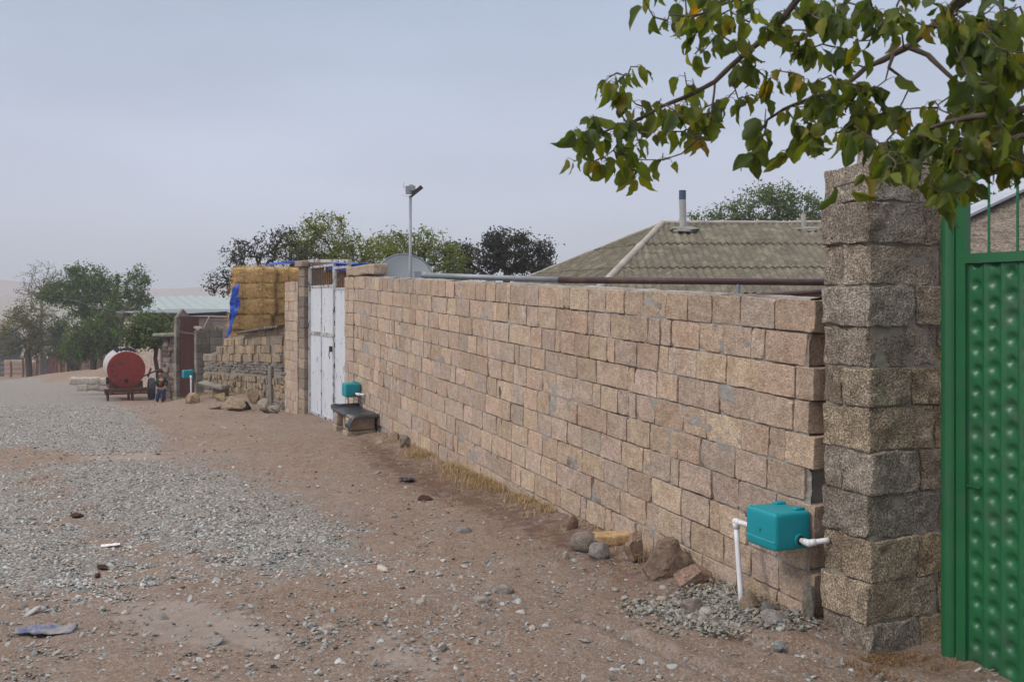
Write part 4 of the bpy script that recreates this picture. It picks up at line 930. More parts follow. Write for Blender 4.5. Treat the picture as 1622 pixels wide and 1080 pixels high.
# concrete slab bench by the pier
sb = empty('slab_bench', Gp(325, 632), 'small tilted concrete slab resting by the squat pier', 'slab'); g_ = WLOC[sb]
mb = MB(); mb.rblock(g_ + [0.15, .1, .30], [[.93, -.05, -.25], [.05, 1, 0], [.25, 0, .93]], (.60, .42, .06), n=(4, 3, 1), r=.015, amp=.01, col=(1.2, 1.15, 1.1)); mb.build('seat', M['concrete'], sb, smooth=True)
mb = MB(); mb.rblock(g_ + [.3, .15, .10], np.eye(3), (.25, .4, .38), n=(3, 3, 3), r=.03, amp=.02, col=(.8, .7, .6)); mb.build('stone_support', M['concrete'], sb, smooth=True)

# dark rubble wall end with slab on top
mb = MB(); q0 = np.array([(258 - CX) / F * 30.5, 30.5]); DF = Fr(q0, q0 + np.array([1., -.25])); zt1 = ZC - (533 - HY) / F * 30.5
zz = zt1
while zz > -1.7:
    h_ = random.uniform(.08, .2); u_ = 0
    while u_ < .62:
        L_ = random.uniform(.1, .28); cc = random.choice([(.20, .15, .14), (.27, .22, .2), (.15, .12, .115), (.33, .27, .24)]); L2 = min(L_, .65 - u_)
        DF.rb(mb, u_, u_ + L2 - .01, -.04 + random.gauss(0, .02), .26, zz - h_ + .01, zz, n=(2, 1, 2), r=.03, amp=.02, seed=int(u_ * 90), col=cc); u_ += L_
    zz -= h_
DF.box(mb, .03, .62, .0, .25, -1.9, zt1 - .02, 1)
rw = tag(mb.build('rubble_wall', [M['rubble'], M['mortart']], smooth=False), 'narrow end of a dark rubble wall left of the tall grey pier', 'wall')
mb = MB(); DF.rb(mb, -.22, .55, -.25, .35, zt1 + .01, zt1 + .10, n=(4, 4, 1), r=.02, amp=.015, col=(.9, 1.0, .75)); tag(mb.build('cap_slab', M['concrete'], smooth=True), 'mossy flat slab on top of the dark rubble wall', 'slab')

# ------------------------------------------------------------------ far block building, roofs, far fences
def wallbox(mb, fr, u0, u1, th, z0, z1, m=0, col=(1, 1, 1)): fr.box(mb, u0, u1, -th, 0, z0, z1, m, col)
q0 = np.array([(256 - CX) / F * 33.5, 33.5]); q1 = np.array([(196 - CX) / F * 50., 50.]); FB = Fr(q0, q1)
mb = MB(); courses(mb, FB, 0, FB.L, .72, -3.2, .22, h=.27, lens=lambda: random.choice([.5, .45, .3]), amp=.008, colfn=lambda: tuple(v * random.uniform(.9, 1.08) for v in (.50, .40, .35)), gap=.02)
FB.box(mb, .02, FB.L - .02, -.2, -.02, -3.4, .66, 1)
tag(mb.build('block_wall', [M['block'], M['mortar']], smooth=False), 'pale pinkish block wall behind the red tank and the olive tree', 'wall')
hb = empty('farm_building', ((236 - CX) / F * 60, 60, -3.6), 'long low building with a grey roof edge behind the olive tree', 'building')
c0, c1 = W(198, 492, 56), W(300, 506, 50); zb_ = -4.5
mb = MB(); HB = Fr(c0, c1)
HB.box(mb, 0, HB.L, 0, 5, zb_, c0[2] - .35, 0, (.75, .74, .72)); mb.build('wall', M['palewall'], hb)
mb = MB(); p0 = HB.p(-.4, -.4, c0[2] - .1); corr(mb, p0, HB.p(HB.L + .4, -.4, c1[2] + .35) - p0, HB.p(-.4, 3.5, c0[2] + .05) - p0, 0, 2, pitch=.3, amp=.03, seg=4); mb.build('roof', M['roofgrey'], hb)
# big pale green shed roof in the distance
sh = empty('farm_shed', ((330 - CX) / F * 75, 75, -3), 'large far shed with pale green sheet roof behind the bales', 'building')
a0, a1, a2, a3 = W(215, 470, 95), W(520, 466, 88), W(560, 522, 62), W(225, 494, 66)
mb = MB(); corr(mb, a0, a1 - a0, a3 - a0, 0, 3, pitch=1.1, amp=.07, seg=5); mb.build('roof', M['roofgreen'], sh)
mb = MB(); 
bq = [a0 + [0, .5, -.3], a1 + [0, .5, -.3], a1 + (a3 - a0) + [0, .8, -.3], a3 + [0, .8, -.3]]; lo = [p * [1, 1, 0] + [0, 0, -5.5] for p in bq]
mb.add(np.array(bq + lo), [(0, 1, 5, 4), (1, 2, 6, 5), (2, 3, 7, 6), (3, 0, 4, 7)], 0, (.5, .5, .5)); mb.build('wall', M['palewall'], sh)
mb = MB(); mb.tube([W(60, 455, 70) * (1 - t) + W(420, 512, 34) * t + np.array([0, 0, -1.2 * math.sin(math.pi * t) * .5]) for t in np.linspace(0, 1, 20)], .02, 5)
tag(mb.build('power_cable', M['dark']), 'thin sagging cable crossing in front of the green roof', 'cable')

YF = 80.
def fx(px, Y=YF): return (px - CX) / F * Y
gF = gzf(fx(60), YF)
def far_wall(px0, px1, py, Y, label, col, h0=None, name='garden_wall'):
    fr = Fr((fx(px0, Y), Y), (fx(px1, Y), Y)); zb_ = gzf(fx(px0, Y), Y) - .3; zt_ = ZC - (py - HY) / F * Y; mb = MB()
    k = zt_
    while k > zb_:
        fr.rb(mb, 0, fr.L, -.15, .15, k - .42, k - .01, n=(6, 1, 1), r=.03, amp=.02, fr=2, col=tuple(v * random.uniform(.9, 1.08) for v in col)); k -= .41
    return tag(mb.build(name, M['palewall'], smooth=True), label, 'wall')
far_wall(-260, 8, 572, 82, 'dark blue grey yard wall at the far left edge', (.42, .48, .55))
far_wall(8, 46, 570, 80, 'pale pink plaster wall left of the bushy tree trunk', (1, .95, .95))
far_wall(50, 62, 573, 80.5, 'narrow pale plaster wall right of the bushy tree trunk', (1.05, 1.0, .98))
far_wall(93, 104, 566, 79, 'pale plaster wall between the orange posts and the shed', (1, .95, .85))
def plank_fence(px0, px1, pyt, Y, label, pal, st=.22, jag=.2):
    fr = Fr((fx(px0, Y), Y), (fx(px1, Y), Y)); fe = empty('plank_fence', fr.p(fr.L / 2, 0, gzf(fr.p(fr.L / 2, 0, 0)[0], Y)), label, 'fence')
    zb_ = WLOC[fe][2] - .1; zt_ = ZC - (pyt - HY) / F * Y; mb = MB(); u_ = 0
    while u_ < fr.L: fr.box(mb, u_, u_ + st * .9, -.02, .02, zb_, zt_ + random.uniform(-jag, jag), 0, tuple(v * random.uniform(.8, 1.15) for v in random.choice(pal))); u_ += st
    mb.build('planks', M['fence'], fe); mb = MB()
    for zz in (.3, .75):
        mb = MB(); fr.box(mb, 0, fr.L, .021, .07, zb_ + (zt_ - zb_) * zz, zb_ + (zt_ - zb_) * zz + .08); mb.build('rail', M['fence'], fe)
plank_fence(57, 76, 568, 79.5, 'dark red and teal boards left of the brown posts', [(.7, .35, .35), (.3, .5, .45), (.6, .5, .5)])
plank_fence(76, 92, 558, 79, 'taller dark brown red boards beside the orange posts', [(.75, .42, .38), (.6, .4, .38)])
plank_fence(130, 172, 557, 62, 'grey upright pole fence behind the straw mound', [(.9, .85, .85), (1.1, .95, .8), (.6, .55, .55)], st=.28, jag=.5)
for k, (px, py, Y, rd, lb) in enumerate([(89, 556, 78.5, .12, 'thick orange brown post, left one of the pair'), (95, 557, 78.5, .15, 'thick orange brown post, right one of the pair'), (17, 572, 79, .1, 'dark post in the pale far wall'),
        (36, 568, 79, .1, 'brown post under the bushy tree'), (107, 563, 77, .1, 'thin pole at the left corner of the shed'), (118, 560, 77, .06, 'thin dark pole before the shed door'), (160, 552, 60, .1, 'tall tan post at the right end of the pole fence')]):
    X_ = fx(px, Y); zb_ = gzf(X_, Y); mb = MB(); mb.tube([(X_, Y, zb_ - .2), (X_ + .05, Y, (zb_ + ZC - (py - HY) / F * Y) / 2), (X_, Y, ZC - (py - HY) / F * Y)], [rd, rd * .9, rd * .85], 8, 0, (1.1, .75, .5) if k < 2 or k == 6 else (.6, .5, .45))
    tag(mb.build('post', M['fence']), lb, 'post', 'far posts')
# shed with dark opening
Ys = 78; sx0, sx1 = fx(104, Ys), fx(132, Ys); zb_ = gzf(sx0, Ys) - .2; ztw = ZC - (569 - HY) / F * Ys
sd_ = empty('small_shed', ((sx0 + sx1) / 2, Ys, zb_), 'small pale shed with grey roof and dark opening at the bend of the road', 'shed'); mb = MB()
xo0, xo1 = fx(112, Ys), fx(126, Ys); zo = ZC - (579 - HY) / F * Ys; zs_ = ZC - (592 - HY) / F * Ys
for (a1_, b1_, c1_, d1_) in ((sx0, xo0, zb_, ztw), (xo1, sx1, zb_, ztw), (xo0, xo1, zo, ztw), (xo0, xo1, zb_, zs_)):
    mb.box(((a1_ + b1_) / 2, Ys, (c1_ + d1_) / 2), (b1_ - a1_, .2, d1_ - c1_), 0, (1.0, .92, .78))
for xx in (sx0 + .1, sx1 - .1): mb.box((xx, Ys + 1.6, (zb_ + ztw) / 2), (.2, 3.0, ztw - zb_), 0, (1, .92, .78))
mb.box(((sx0 + sx1) / 2, Ys + 3.2, (zb_ + ztw) / 2), (sx1 - sx0, .2, ztw - zb_), 0, (.5, .45, .4)); mb.build('wall', M['palewall'], sd_)
mb = MB(); p0 = np.array([sx0 - .3, Ys - .5, ztw + .05]); corr(mb, p0, (sx1 - sx0 + .6, 0, 0), (0, 4.4, .95), 0, 1, pitch=.3, amp=.03, seg=4); mb.build('roof', M['roofgrey'], sd_)
mb = MB(); V, Fc = ICO1; mb.add(V * [.45, .4, .7] + [fx(121, Ys), Ys - .3, zs_ - .1], Fc, 0); mb.add(V * [.3, .3, .4] + [fx(119, Ys), Ys - .4, zs_ + .7], Fc, 0)
tag(mb.build('junk_heap', M['dark'], smooth=True), 'dark bundle in front of the shed opening', 'junk')
hs2 = empty('far_house', (fx(-8, 84), 84, gF), 'blue walled house at the far left edge behind bare branches', 'building')
mb = MB(); mb.box((fx(-38, 86), 87, -3.3), (5.0, 4, 4.2), 0, (.25, .40, .68)); mb.build('wall', M['palewall'], hs2)
mb = MB(); p0 = (fx(-86, 86), 84.8, -1.2); corr(mb, p0, (5.4, 0, 0), (0, 4.4, .6), 0, 1, pitch=.4, amp=.03, seg=4); mb.build('roof', M['roofgrey'], hs2)

# loose white blocks by the trailer
for k, (px, py, wd, lb) in enumerate([(124, 603, .55, 'leftmost pale stone block of the low row by the trailer'), (133, 613, .45, 'small pale block below the leftmost end of the row'), (143, 603, .85, 'long pale block in the top of the row'),
        (145, 612, .75, 'long pale block lying under the top of the row'), (162, 604, .95, 'big pale block beside the red tank'), (165, 613, .6, 'pale block tucked under the trailer corner')]):
    Yk = 36.; X_ = fx(px, Yk); z_ = ZC - (py - HY) / F * Yk; mb = MB()
    mb.rblock((X_, Yk, z_), [[.99, random.uniform(-.15, .15), random.uniform(-.05, .05)], [-.1, .99, 0], [0, 0, 1]], (wd, .4, .26), n=(3, 2, 2), r=.04, amp=.03, seed=k, col=(.46, .43, .39)); tag(mb.build('stone_block', M['rock'], smooth=True), lb, 'block', 'loose pale blocks beside the trailer')

# ------------------------------------------------------------------ red tank trailer
Yt = 31.0; S_ = F / Yt; tx = fx(200, Yt); tg = gzf(tx, Yt); zcen = ZC - (585 - HY) / S_; rt = 28.5 / S_
tr = empty('tank_trailer', (tx, Yt, ZC - (632 - HY) / S_), 'rusty red and white cylindrical water tank on a rusty trailer frame with a black tyre', 'trailer')
ax_ = np.array([-.44, .898, 0]); sd3 = np.array([.898, .44, 0]); up = np.array([0, 0, 1.])
def TP(a, b_, c): return np.array([tx, Yt, zcen]) + ax_ * a + sd3 * b_ + up * c
mb = MB(); mb.tube([TP(-.015, 0, 0), TP(.0, 0, 0), TP(.05, 0, 0), TP(.09, 0, 0)], [rt * .97, rt, rt, rt], 48, 1); mb.tube([TP(.09, 0, 0), TP(1.2, 0, 0), TP(2.5, 0, 0)], rt * .99, 48, 0)
tank = mb.build('tank', [M['tankwhite'], M['redpaint']], tr, smooth=False)
mb = MB(); mb.tube([TP(-.05, 0, -rt * .62), TP(0, 0, -rt * .62)], .10, 16, 0); mb.tube([TP(-.06, 0, -rt * .62), TP(-.05, 0, -rt * .62)], .065, 16, 1); mb.build('outlet', [M['redpaint'], M['blk']], tr)
mb = MB(); mb.tube([TP(-.04, -rt * .72, -rt * .05), TP(0, -rt * .72, -rt * .05)], .04, 10); mb.build('cap', M['rust'], tr)
mb = MB(); mb.tube([TP(.9, 0, rt * .9), TP(.9, 0, rt + .08)], .16, 16); mb.tube([TP(.9, 0, rt + .08), TP(.9, 0, rt + .10)], .19, 16); mb.build('hatch', M['tankwhite'], tr)
mb = MB()
for a_ in (.15, .8, 1.5): mb.tube([TP(a_, rt * 1.0 * math.sin(t), rt * 1.0 * math.cos(t) + .03 + .05 * (q_ % 2)) for q_, t in enumerate(np.linspace(-.5, .5, 9))], .03, 6)
mb.tube([TP(.1, -.1, rt + .06), TP(.7, .1, rt + .1), TP(1.7, -.05, rt + .07)], .035, 6); mb.build('hose', M['blk'], tr)
mb = MB(); zf = -rt - .08
for b_ in (-.42, .42): mb.obox(TP(1.2, b_, zf), [ax_, sd3, up], (2.9, .08, .14))
for a_ in (-.22, 1.2, 2.5): mb.obox(TP(a_, 0, zf + .004), [ax_, sd3, up], (.09, 1.35 if a_ < 0 else .76, .13))
for a_ in (.02, 2.0): mb.obox(TP(a_, 0, -rt * .86), [ax_, sd3, up], (.05, 1.02, .24))
mb.obox(TP(-.22, 0, zf - .10), [ax_, sd3, up], (.05, 1.30, .05)); mb.build('chassis', M['rust'], tr)
for b_ in (-.58, .05, .16):
    mb = MB(); mb.tube([TP(-.18, b_, zf - .03), TP(-.16, b_ + .03, zf - .50)], .045, 8); mb.build('prop_leg', M['rust'], tr)
for b_ in (.79,):
    wc = TP(.15, b_, 0); rw_ = .375; wc[2] = gzf(wc[0], wc[1]) + rw_ * .97
    mb = MB(); V = []; prof = [(.10, .20), (.105, .30), (.085, .345), (.04, .36), (-.04, .36), (-.085, .345), (-.105, .30), (-.10, .20)]; ns = 36
    for t in np.arange(ns) * 2 * math.pi / ns:
        for (a_, r_) in prof: V.append(wc + sd3 * a_ + (ax_ * math.cos(t) + up * math.sin(t)) * r_)
    m_ = len(prof); i = np.arange(ns)[:, None]; j = np.arange(m_ - 1)[None]; i2 = (i + 1) % ns
    mb.add(np.array(V), np.stack([i * m_ + j, i * m_ + j + 1, i2 * m_ + j + 1, i2 * m_ + j], -1).reshape(-1, 4)); 
    wh = empty('wheel', wc); wh.parent = tr; wh.location = Vector(wc - WLOC[tr])
    mb.build('tyre', M['tyre'], wh, smooth=True)
    mb = MB(); mb.tube([wc - sd3 * .06, wc + sd3 * .06], .21, 20); mb.tube([wc - sd3 * .09, wc + sd3 * .09], .07, 12); mb.build('rim', M['rust'], wh)
mb = MB(); mb.tube([TP(.35, -.4, wc[2] - zcen), TP(.35, .8, wc[2] - zcen)], .04, 8); mb.build('axle', M['rust'], tr)
mb = MB(); mb.tube([TP(.1, rt * .9, -.25), TP(.5, rt + .35, -.12), TP(.9, rt + .9, .02)], .025, 6); mb.tube([TP(.3, rt + .1, -.3), TP(.3, rt + .2, .0)], .03, 6); mb.build('side_rail', M['rust'], tr)

# ------------------------------------------------------------------ the boy
def skin_obj(name, nodes, edges, m, parent, sub=2):
    me = bpy.data.meshes.new(name); og = WLOC[parent]
    me.from_pydata([tuple(np.array(n[:3]) - og) for n in nodes], edges, []); me.materials.append(m); o = bpy.data.objects.new(name, me); C.objects.link(o); o.parent = parent
    sk = o.modifiers.new('skin', 'SKIN'); sk.use_smooth_shade = True
    if not me.skin_vertices: 
        me.skin_vertices_layer = None if False else None
    for v, n in zip(me.skin_vertices[0].data, nodes): v.radius = (n[3], n[4] if len(n) > 4 else n[3])
    me.skin_vertices[0].data[0].use_root = True
    s2 = o.modifiers.new('sub', 'SUBSURF'); s2.levels = sub; s2.render_levels = sub
    WLOC[o] = og
    return o
Bx, By = fx(256, 29.), 29.; bzz = gzf(Bx, By); bf = np.array([Bx, By, ZC - (641 - HY) / F * 29.])
boy = empty('person', bf, 'small child in dark green top and blue jeans running with bent knees beside the trailer', 'person')
def bp(x_, y_, z_): return tuple(bf + np.array([x_, y_ * (.45 if .2 < z_ < .3 else 1), z_ * (1.0 if z_ < .1 else 1.12)]))
# x right in picture, y away from camera; about 1.05 m tall child, crouched to 0.95
n = [bp(0, 0, .42) + (.085, .07), bp(-.005, -.02, .55) + (.08, .062), bp(.0, -.04, .68) + (.088, .062), bp(.0, -.045, .73) + (.035,), bp(.0, -.06, .775) + (.033,), bp(.0, -.07, .83) + (.072, .078), bp(.0, -.07, .90) + (.07, .078),
     bp(-.105, -.03, .69) + (.036,), bp(-.15, -.04, .57) + (.030,), bp(-.085, -.16, .48) + (.023,), bp(-.06, -.19, .47) + (.018,),
     bp(.105, -.04, .70) + (.036,), bp(.175, .0, .60) + (.030,), bp(.15, -.13, .50) + (.023,), bp(.125, -.17, .475) + (.018,),
     bp(-.06, 0, .38) + (.062,), bp(-.105, -.13, .26) + (.047,), bp(-.12, -.02, .07) + (.032,), bp(-.12, -.10, .03) + (.026,),
     bp(.06, 0, .38) + (.062,), bp(.075, -.12, .24) + (.047,), bp(.02, .02, .07) + (.032,), bp(.015, -.06, .03) + (.026,)]
ed = [(0, 1), (1, 2), (2, 3), (3, 4), (4, 5), (5, 6), (2, 7), (7, 8), (8, 9), (9, 10), (2, 11), (11, 12), (12, 13), (13, 14), (0, 15), (15, 16), (16, 17), (17, 18), (0, 19), (19, 20), (20, 21), (21, 22)]
for hand, dirx in ((10, 1), (14, -1)):
    hp = np.array(n[hand][:3])
    for f_i in range(5):
        q1_ = hp + np.array([dirx * (.012 + .006 * (f_i % 4)), -.014, .012 - .008 * f_i]); q2_ = q1_ + np.array([dirx * .022, -.004 + .012, -.004 - .002 * f_i])
        k0 = len(n); n += [tuple(q1_) + (.0065,), tuple(q2_) + (.0055,)]; ed += [(hand, k0), (k0, k0 + 1)]
skin_obj('body', n, ed, M['skin'], boy)
n2 = [bp(0, 0, .44) + (.10, .085), bp(-.005, -.02, .55) + (.097, .078), bp(.0, -.04, .685) + (.10, .075), bp(-.11, -.03, .695) + (.047,), bp(-.155, -.04, .57) + (.042,), bp(-.095, -.145, .49) + (.034,),
      bp(.11, -.04, .705) + (.047,), bp(.18, .0, .60) + (.042,), bp(.158, -.115, .51) + (.034,)]
skin_obj('sweater', n2, [(0, 1), (1, 2), (2, 3), (3, 4), (4, 5), (2, 6), (6, 7), (7, 8)], M['shirt'], boy)
n3 = [bp(0, 0, .42) + (.095, .08), bp(-.062, 0, .38) + (.074,), bp(-.108, -.13, .26) + (.060,), bp(-.122, -.03, .09) + (.045,), bp(.062, 0, .38) + (.074,), bp(.078, -.12, .24) + (.060,), bp(.022, .01, .09) + (.045,)]
skin_obj('jeans', n3, [(0, 1), (1, 2), (2, 3), (0, 4), (4, 5), (5, 6)], M['jeans'], boy)
mb = MB(); V, Fc = ICO3; K = V[:, 2] > -.15 + .5 * (V[:, 1] < -.3) ; kk = np.all(K[Fc], axis=1); mb.add(V * [.082, .090, .085] + np.array(bp(0, -.062, .885)), Fc[kk]); mb.build('hair', M['hair'], boy, smooth=True)
mb = MB(); V, Fc = ICO1; mb.add(V * [.06, .03, .085] + np.array(bp(.01, -.105, .57)), Fc); mb.build('front_print', M['vest'], boy, smooth=True)
for dx in (-.024, .024):
    mb = MB(); mb.add(V * .009 + np.array(bp(dx, -.142, .865)), Fc); mb.build('eye', M['dark'], boy)
mb = MB(); mb.add(V * [.010, .014, .014] + np.array(bp(0, -.148, .84)), Fc); mb.build('nose', M['skin'], boy, smooth=True)
mb = MB(); mb.add(V * [.02, .006, .005] + np.array(bp(0, -.138, .806)), Fc); mb.build('mouth', M['vest'], boy, smooth=True)
for (a_, b_) in ((-.12, -.08), (.015, -.04)):
    mb = MB(); mb.add(V * [.038, .075, .028] + np.array(bp(a_, b_, .026)), Fc); mb.build('shoe', M['dark'], boy, smooth=True)

# ------------------------------------------------------------------ house with hipped asbestos roof
A_, B_ = np.array([1.55, 18.0, 1.96]), np.array([-.75, 26., 2.0]); R0, R1 = np.array([3.505, 22., 3.64]), np.array([13.5, 21.7, 3.62]); D_ = np.array([14, 17.7, 1.96]); E_ = np.array([14, 26, 1.96])
hs_ = empty('house', (7, 22, -.4), 'house behind the wall with hipped mossy corrugated asbestos roof', 'house')
def clipsheet(mb, P, eu, ev, inside, pitch, amp, res=.05, m=0, colf=None):
    """corrugated face: waves across eu, running down ev, trimmed to the face"""
    P = np.array(P, float); Lu = np.linalg.norm(eu); Lv = np.linalg.norm(ev); eu = eu / Lu; ev = ev / Lv; nr = np.cross(eu, ev); nr /= np.linalg.norm(nr); nr = nr if nr[2] > 0 else -nr
    nu = int(Lu / (pitch / 6)); U = np.linspace(0, Lu, nu); V = []; Q = []; K = []
    nrow = 14
    lo, hi = inside(U, Lv)
    V = np.zeros((nu, nrow, 3)); 
    for r_ in range(nrow):
        v_ = lo + (hi - lo) * r_ / (nrow - 1); step = -.02 * np.floor(v_ / 1.65 + .35)
        V[:, r_] = P + U[:, None] * eu + v_[:, None] * ev + nr * (amp * np.cos(U / pitch * 2 * math.pi) + (v_ % 1.65) / 1.65 * .03)[:, None]
    i = np.arange(nu - 1)[:, None] * nrow; j = np.arange(nrow - 1)[None]; mb.add(V.reshape(-1, 3), np.stack([i + j, i + nrow + j, i + nrow + j + 1, i + j + 1], -1).reshape(-1, 4), m, colf if colf is not None else (1, 1, 1))
mb = MB()
# front face: parallelogram/trapezium A, D, R1, R0; u along the ridge direction, rows of sheets as stepped bands
eR = (R1 - R0) / np.linalg.norm(R1 - R0)
def face(mb, E0, E1, T0, T1, pitch=.16, amp=.019, bands=3, seg=6):
    """sheet face between eave E0-E1 and top T0-T1; waves run straight down the slope"""
    eu = (E1 - E0); L = np.linalg.norm(eu); eu = eu / L; nr = np.cross(eu, (T0 - E0)); nr /= np.linalg.norm(nr); nr = nr if nr[2] > 0 else -nr; ev = np.cross(nr, eu); ev = ev if ev[2] > 0 else -ev
    def uv(p): return np.array([(p - E0) @ eu, (p - E0) @ ev])
    t0, t1 = uv(T0), uv(T1); U = np.linspace(0, L, int(L / (pitch / seg)))
    top = np.interp(U, [0, t0[0], max(t1[0], t0[0] + .001), L], [0, t0[1], t1[1], 0] if t1[0] < L - .01 else [0, t0[1], t1[1], t1[1]])
    H = max(t0[1], t1[1]); hb_ = H / bands
    for k in range(bands):
        v0 = np.minimum(k * hb_ - .06 * (k > 0), top); v1 = np.minimum((k + 1) * hb_, top); rows = []
        jag = .012 * np.sin(U * 3.1 + k) + .01 * vnoise(np.stack([U * 2, U * 0, U * 0], 1), k)
        for f_ in np.linspace(0, 1, 5):
            v_ = v0 + (v1 - v0) * f_ + (jag if f_ == 0 else 0)
            rows.append(E0 + U[:, None] * eu + v_[:, None] * ev + nr * (amp * np.cos(U / pitch * 2 * math.pi) + .02 * (1 - f_))[:, None])
        n_ = len(U); i = np.arange(4)[:, None] * n_; j = np.arange(n_ - 1)[None]; cc = random.uniform(.92, 1.06)
        mb.add(np.concatenate(rows), np.stack([i + j, i + j + 1, i + n_ + j + 1, i + n_ + j], -1).reshape(-1, 4), 0, (cc, cc, cc))
face(mb, A_, D_, R0, R1); face(mb, B_, A_, R0, R0 + (A_ - B_) * .001, bands=3)
mb.add(np.array([B_, E_, R1, R0]), [(0, 1, 2, 3)]); mb.add(np.array([D_, E_, R1]), [(0, 1, 2)]); rf = mb.build('roof', M['slate'], hs_)
def caps(pts, rad, name):
    mb = MB(); P = []
    for a_, b_ in zip(pts[:-1], pts[1:]):
        k = int(np.linalg.norm(b_ - a_) / .08); P += [a_ + (b_ - a_) * t for t in np.linspace(0, 1, k, endpoint=False)]
    P = np.array(P + [pts[-1]]); P[:, 2] += .015 * fbm(P * 5, 3, 3); mb.tube(P, rad * (1 + .3 * fbm(P * 4, 3, 9)), 8); return mb.build(name, M['cement'], rf, smooth=True)
caps([R0, R1], .05, 'ridge_cap'); caps([A_, R0], .075, 'hip_cap'); caps([B_, R0], .04, 'hip_cap')
mb = MB(); Wl = [A_ + [.5, .5, 0], D_ + [-.5, .5, 0], E_ + [-.5, -.5, 0], B_ + [.7, -.5, 0]]; mb.add(np.array([p * [1, 1, 0] + [0, 0, z_] for z_ in (-1, 1.97) for p in Wl]), [(0, 1, 5, 4), (1, 2, 6, 5), (2, 3, 7, 6), (3, 0, 4, 7)], 0, (.9, .9, .9)); mb.build('wall', M['palewall'], hs_)
def stack(px, pyb, pyt, Y, wpx, cap, name, slant=0):
    a_, b_ = W(px, pyb, Y), W(px - slant, pyt, Y); rd = wpx / 2 / F * Y; mb = MB(); mb.tube([a_ - [0, 0, .5], a_, (a_ + b_) / 2, b_], rd, 16)
    c_ = mb.build(name, M['cement'] if not cap else M['stackgrey'], rf, smooth=False); return c_, b_, rd
M['stackgrey'] = mat('grey_asbestos_pipe', (.40, .39, .38), (.33, .33, .33), 4, .9, .3, 20)
M['patch'] = mat('weathered_cement_patch', (.26, .25, .23), (.19, .18, .165), 5, .95, .6, 25)
M['bluecap'] = mat('blue_tin', (.04, .07, .13), (.06, .09, .16), 4, .5)
c_, b_, rd = stack(1082, 352, 315, 21.5, 11, True, 'chimney', 1)
mb = MB(); mb.tube([b_ - [0, 0, .02], b_ + [0, 0, .19]], rd * 1.02, 16); mb.build('chimney_cap', M['bluecap'], c_) if False else mb.build('chimney_cap', M['bluecap'], rf)
stack(1273, 352, 339, 21.6, 8, False, 'vent_stub')
for (px, py, Y, s1_) in ((1086, 362, 21.4, .32), (1282, 362, 21.45, .3)):
    mb = MB(); V, Fc = ICO3; c0 = W(px, py, Y); V2 = V * [s1_, s1_ * .6, .10] * (1 + .5 * fbm(V * 2 + px, 4, 2))[:, None]; V2[:, 2] += V2[:, 1] * .4; V2[:, 2] *= .6; mb.add(V2 + c0 + [0, 0, -.02], Fc); mb.build('cement_patch', M['patch'], rf, smooth=True)

# yard building seen over the green gate
c0, c1 = np.array([3.115, 9.0, 2.06]), np.array([8.67, 13., 4.13]); c2 = np.array([5.3, 15.3, 2.06]); c3 = np.array([12., 7.6, 2.06]); c4 = np.array([13., 13.5, 4.13])
yb = empty('outbuilding', (8, 12, 0), 'outbuilding behind the green gate with gritty brown roof and pale metal flashing', 'building')
mb = MB(); nu = 90; U, Vv = np.meshgrid(np.linspace(0, 1, nu), np.linspace(0, 1, 60), indexing='ij'); U = U.ravel()[:, None]; Vv = Vv.ravel()[:, None]
P = (c0 * (1 - U) + c3 * U) * (1 - Vv) + (c1 * (1 - U) + c4 * U) * Vv; P = P + np.array([0, 0, 1.]) * (.02 * fbm(P * 9, 3, 6))[:, None]; i = np.arange(nu - 1)[:, None] * 60; j = np.arange(59)[None]
mb.add(P, np.stack([i + j, i + 60 + j, i + 61 + j, i + j + 1], -1).reshape(-1, 4)); mb.add(np.array([c0, c2, c1]), [(0, 1, 2)]); mb.add(np.array([c1, c2, c4 + [0, 3, -2], c4]), [(0, 1, 2, 3)]); yr = mb.build('roof', M['grit'], yb, smooth=True)
mb = MB(); dd = (c1 - c0) / np.linalg.norm(c1 - c0); nn = np.cross(dd, [0, 0, 1.]); nn /= np.linalg.norm(nn); mb.obox((c0 + c1) / 2 + [0, 0, .05], [dd, nn, np.cross(nn, dd)], (np.linalg.norm(c1 - c0), .24, .03)); mb.build('flashing', M['zinc'], yb)
mb = MB(); Wl = [c0 + [.5, .4, 0], c3 + [-.3, .5, 0], c4 + [0, 0, 0], c2 + [.5, -.6, 0]]; mb.add(np.array([p * [1, 1, 0] + [0, 0, z_] for z_ in (-.6, 2.0) for p in Wl]), [(0, 1, 5, 4), (1, 2, 6, 5), (2, 3, 7, 6), (3, 0, 4, 7)], 0, (.7, .7, .7)); mb.build('wall', M['palewall'], yb)

# ------------------------------------------------------------------ overhead pipes, dish, lamp post
pp = empty('overhead_pipe', W(884, 600, 13.4), 'long pipe above the wall top, grey on the left and brown on the right', 'pipe')
p0, p1, p2 = W(664, 436, 14.0), W(885, 443.5, 13.4), W(1420, 448, 12.4)
mb = MB(); mb.tube([p0, (p0 + p1) / 2, p1], .040, 16); gp = mb.build('grey_pipe', M['steel'], pp, smooth=True); mb = MB(); mb.tube([p1 - (p1 - p0) * .0, (p1 + p2) / 2, p2], .047, 16); mb.build('brown_pipe', M['brownpipe'], pp, smooth=True)
mb = MB(); mb.obox(W(662, 435.5, 14), [[1, 0, 0], [0, 1, 0], [0, 0, 1]], (.10, .10, .10)); mb.tube([W(667, 436, 14), W(676, 436.5, 13.98)], .052, 16); mb.build('end_cap', M['steel'], pp)
for t, a_ in ((.5, p0 + (p1 - p0) * .5), (1, p1 + (p2 - p1) * .55), (0, p0 + (p1 - p0) * .03)):
    mb = MB(); mb.tube([a_ * [1, 1, 0] + [0, 0, -.4], a_ - [0, 0, .035]], .03, 10); mb.build('support', M['steel'], pp)
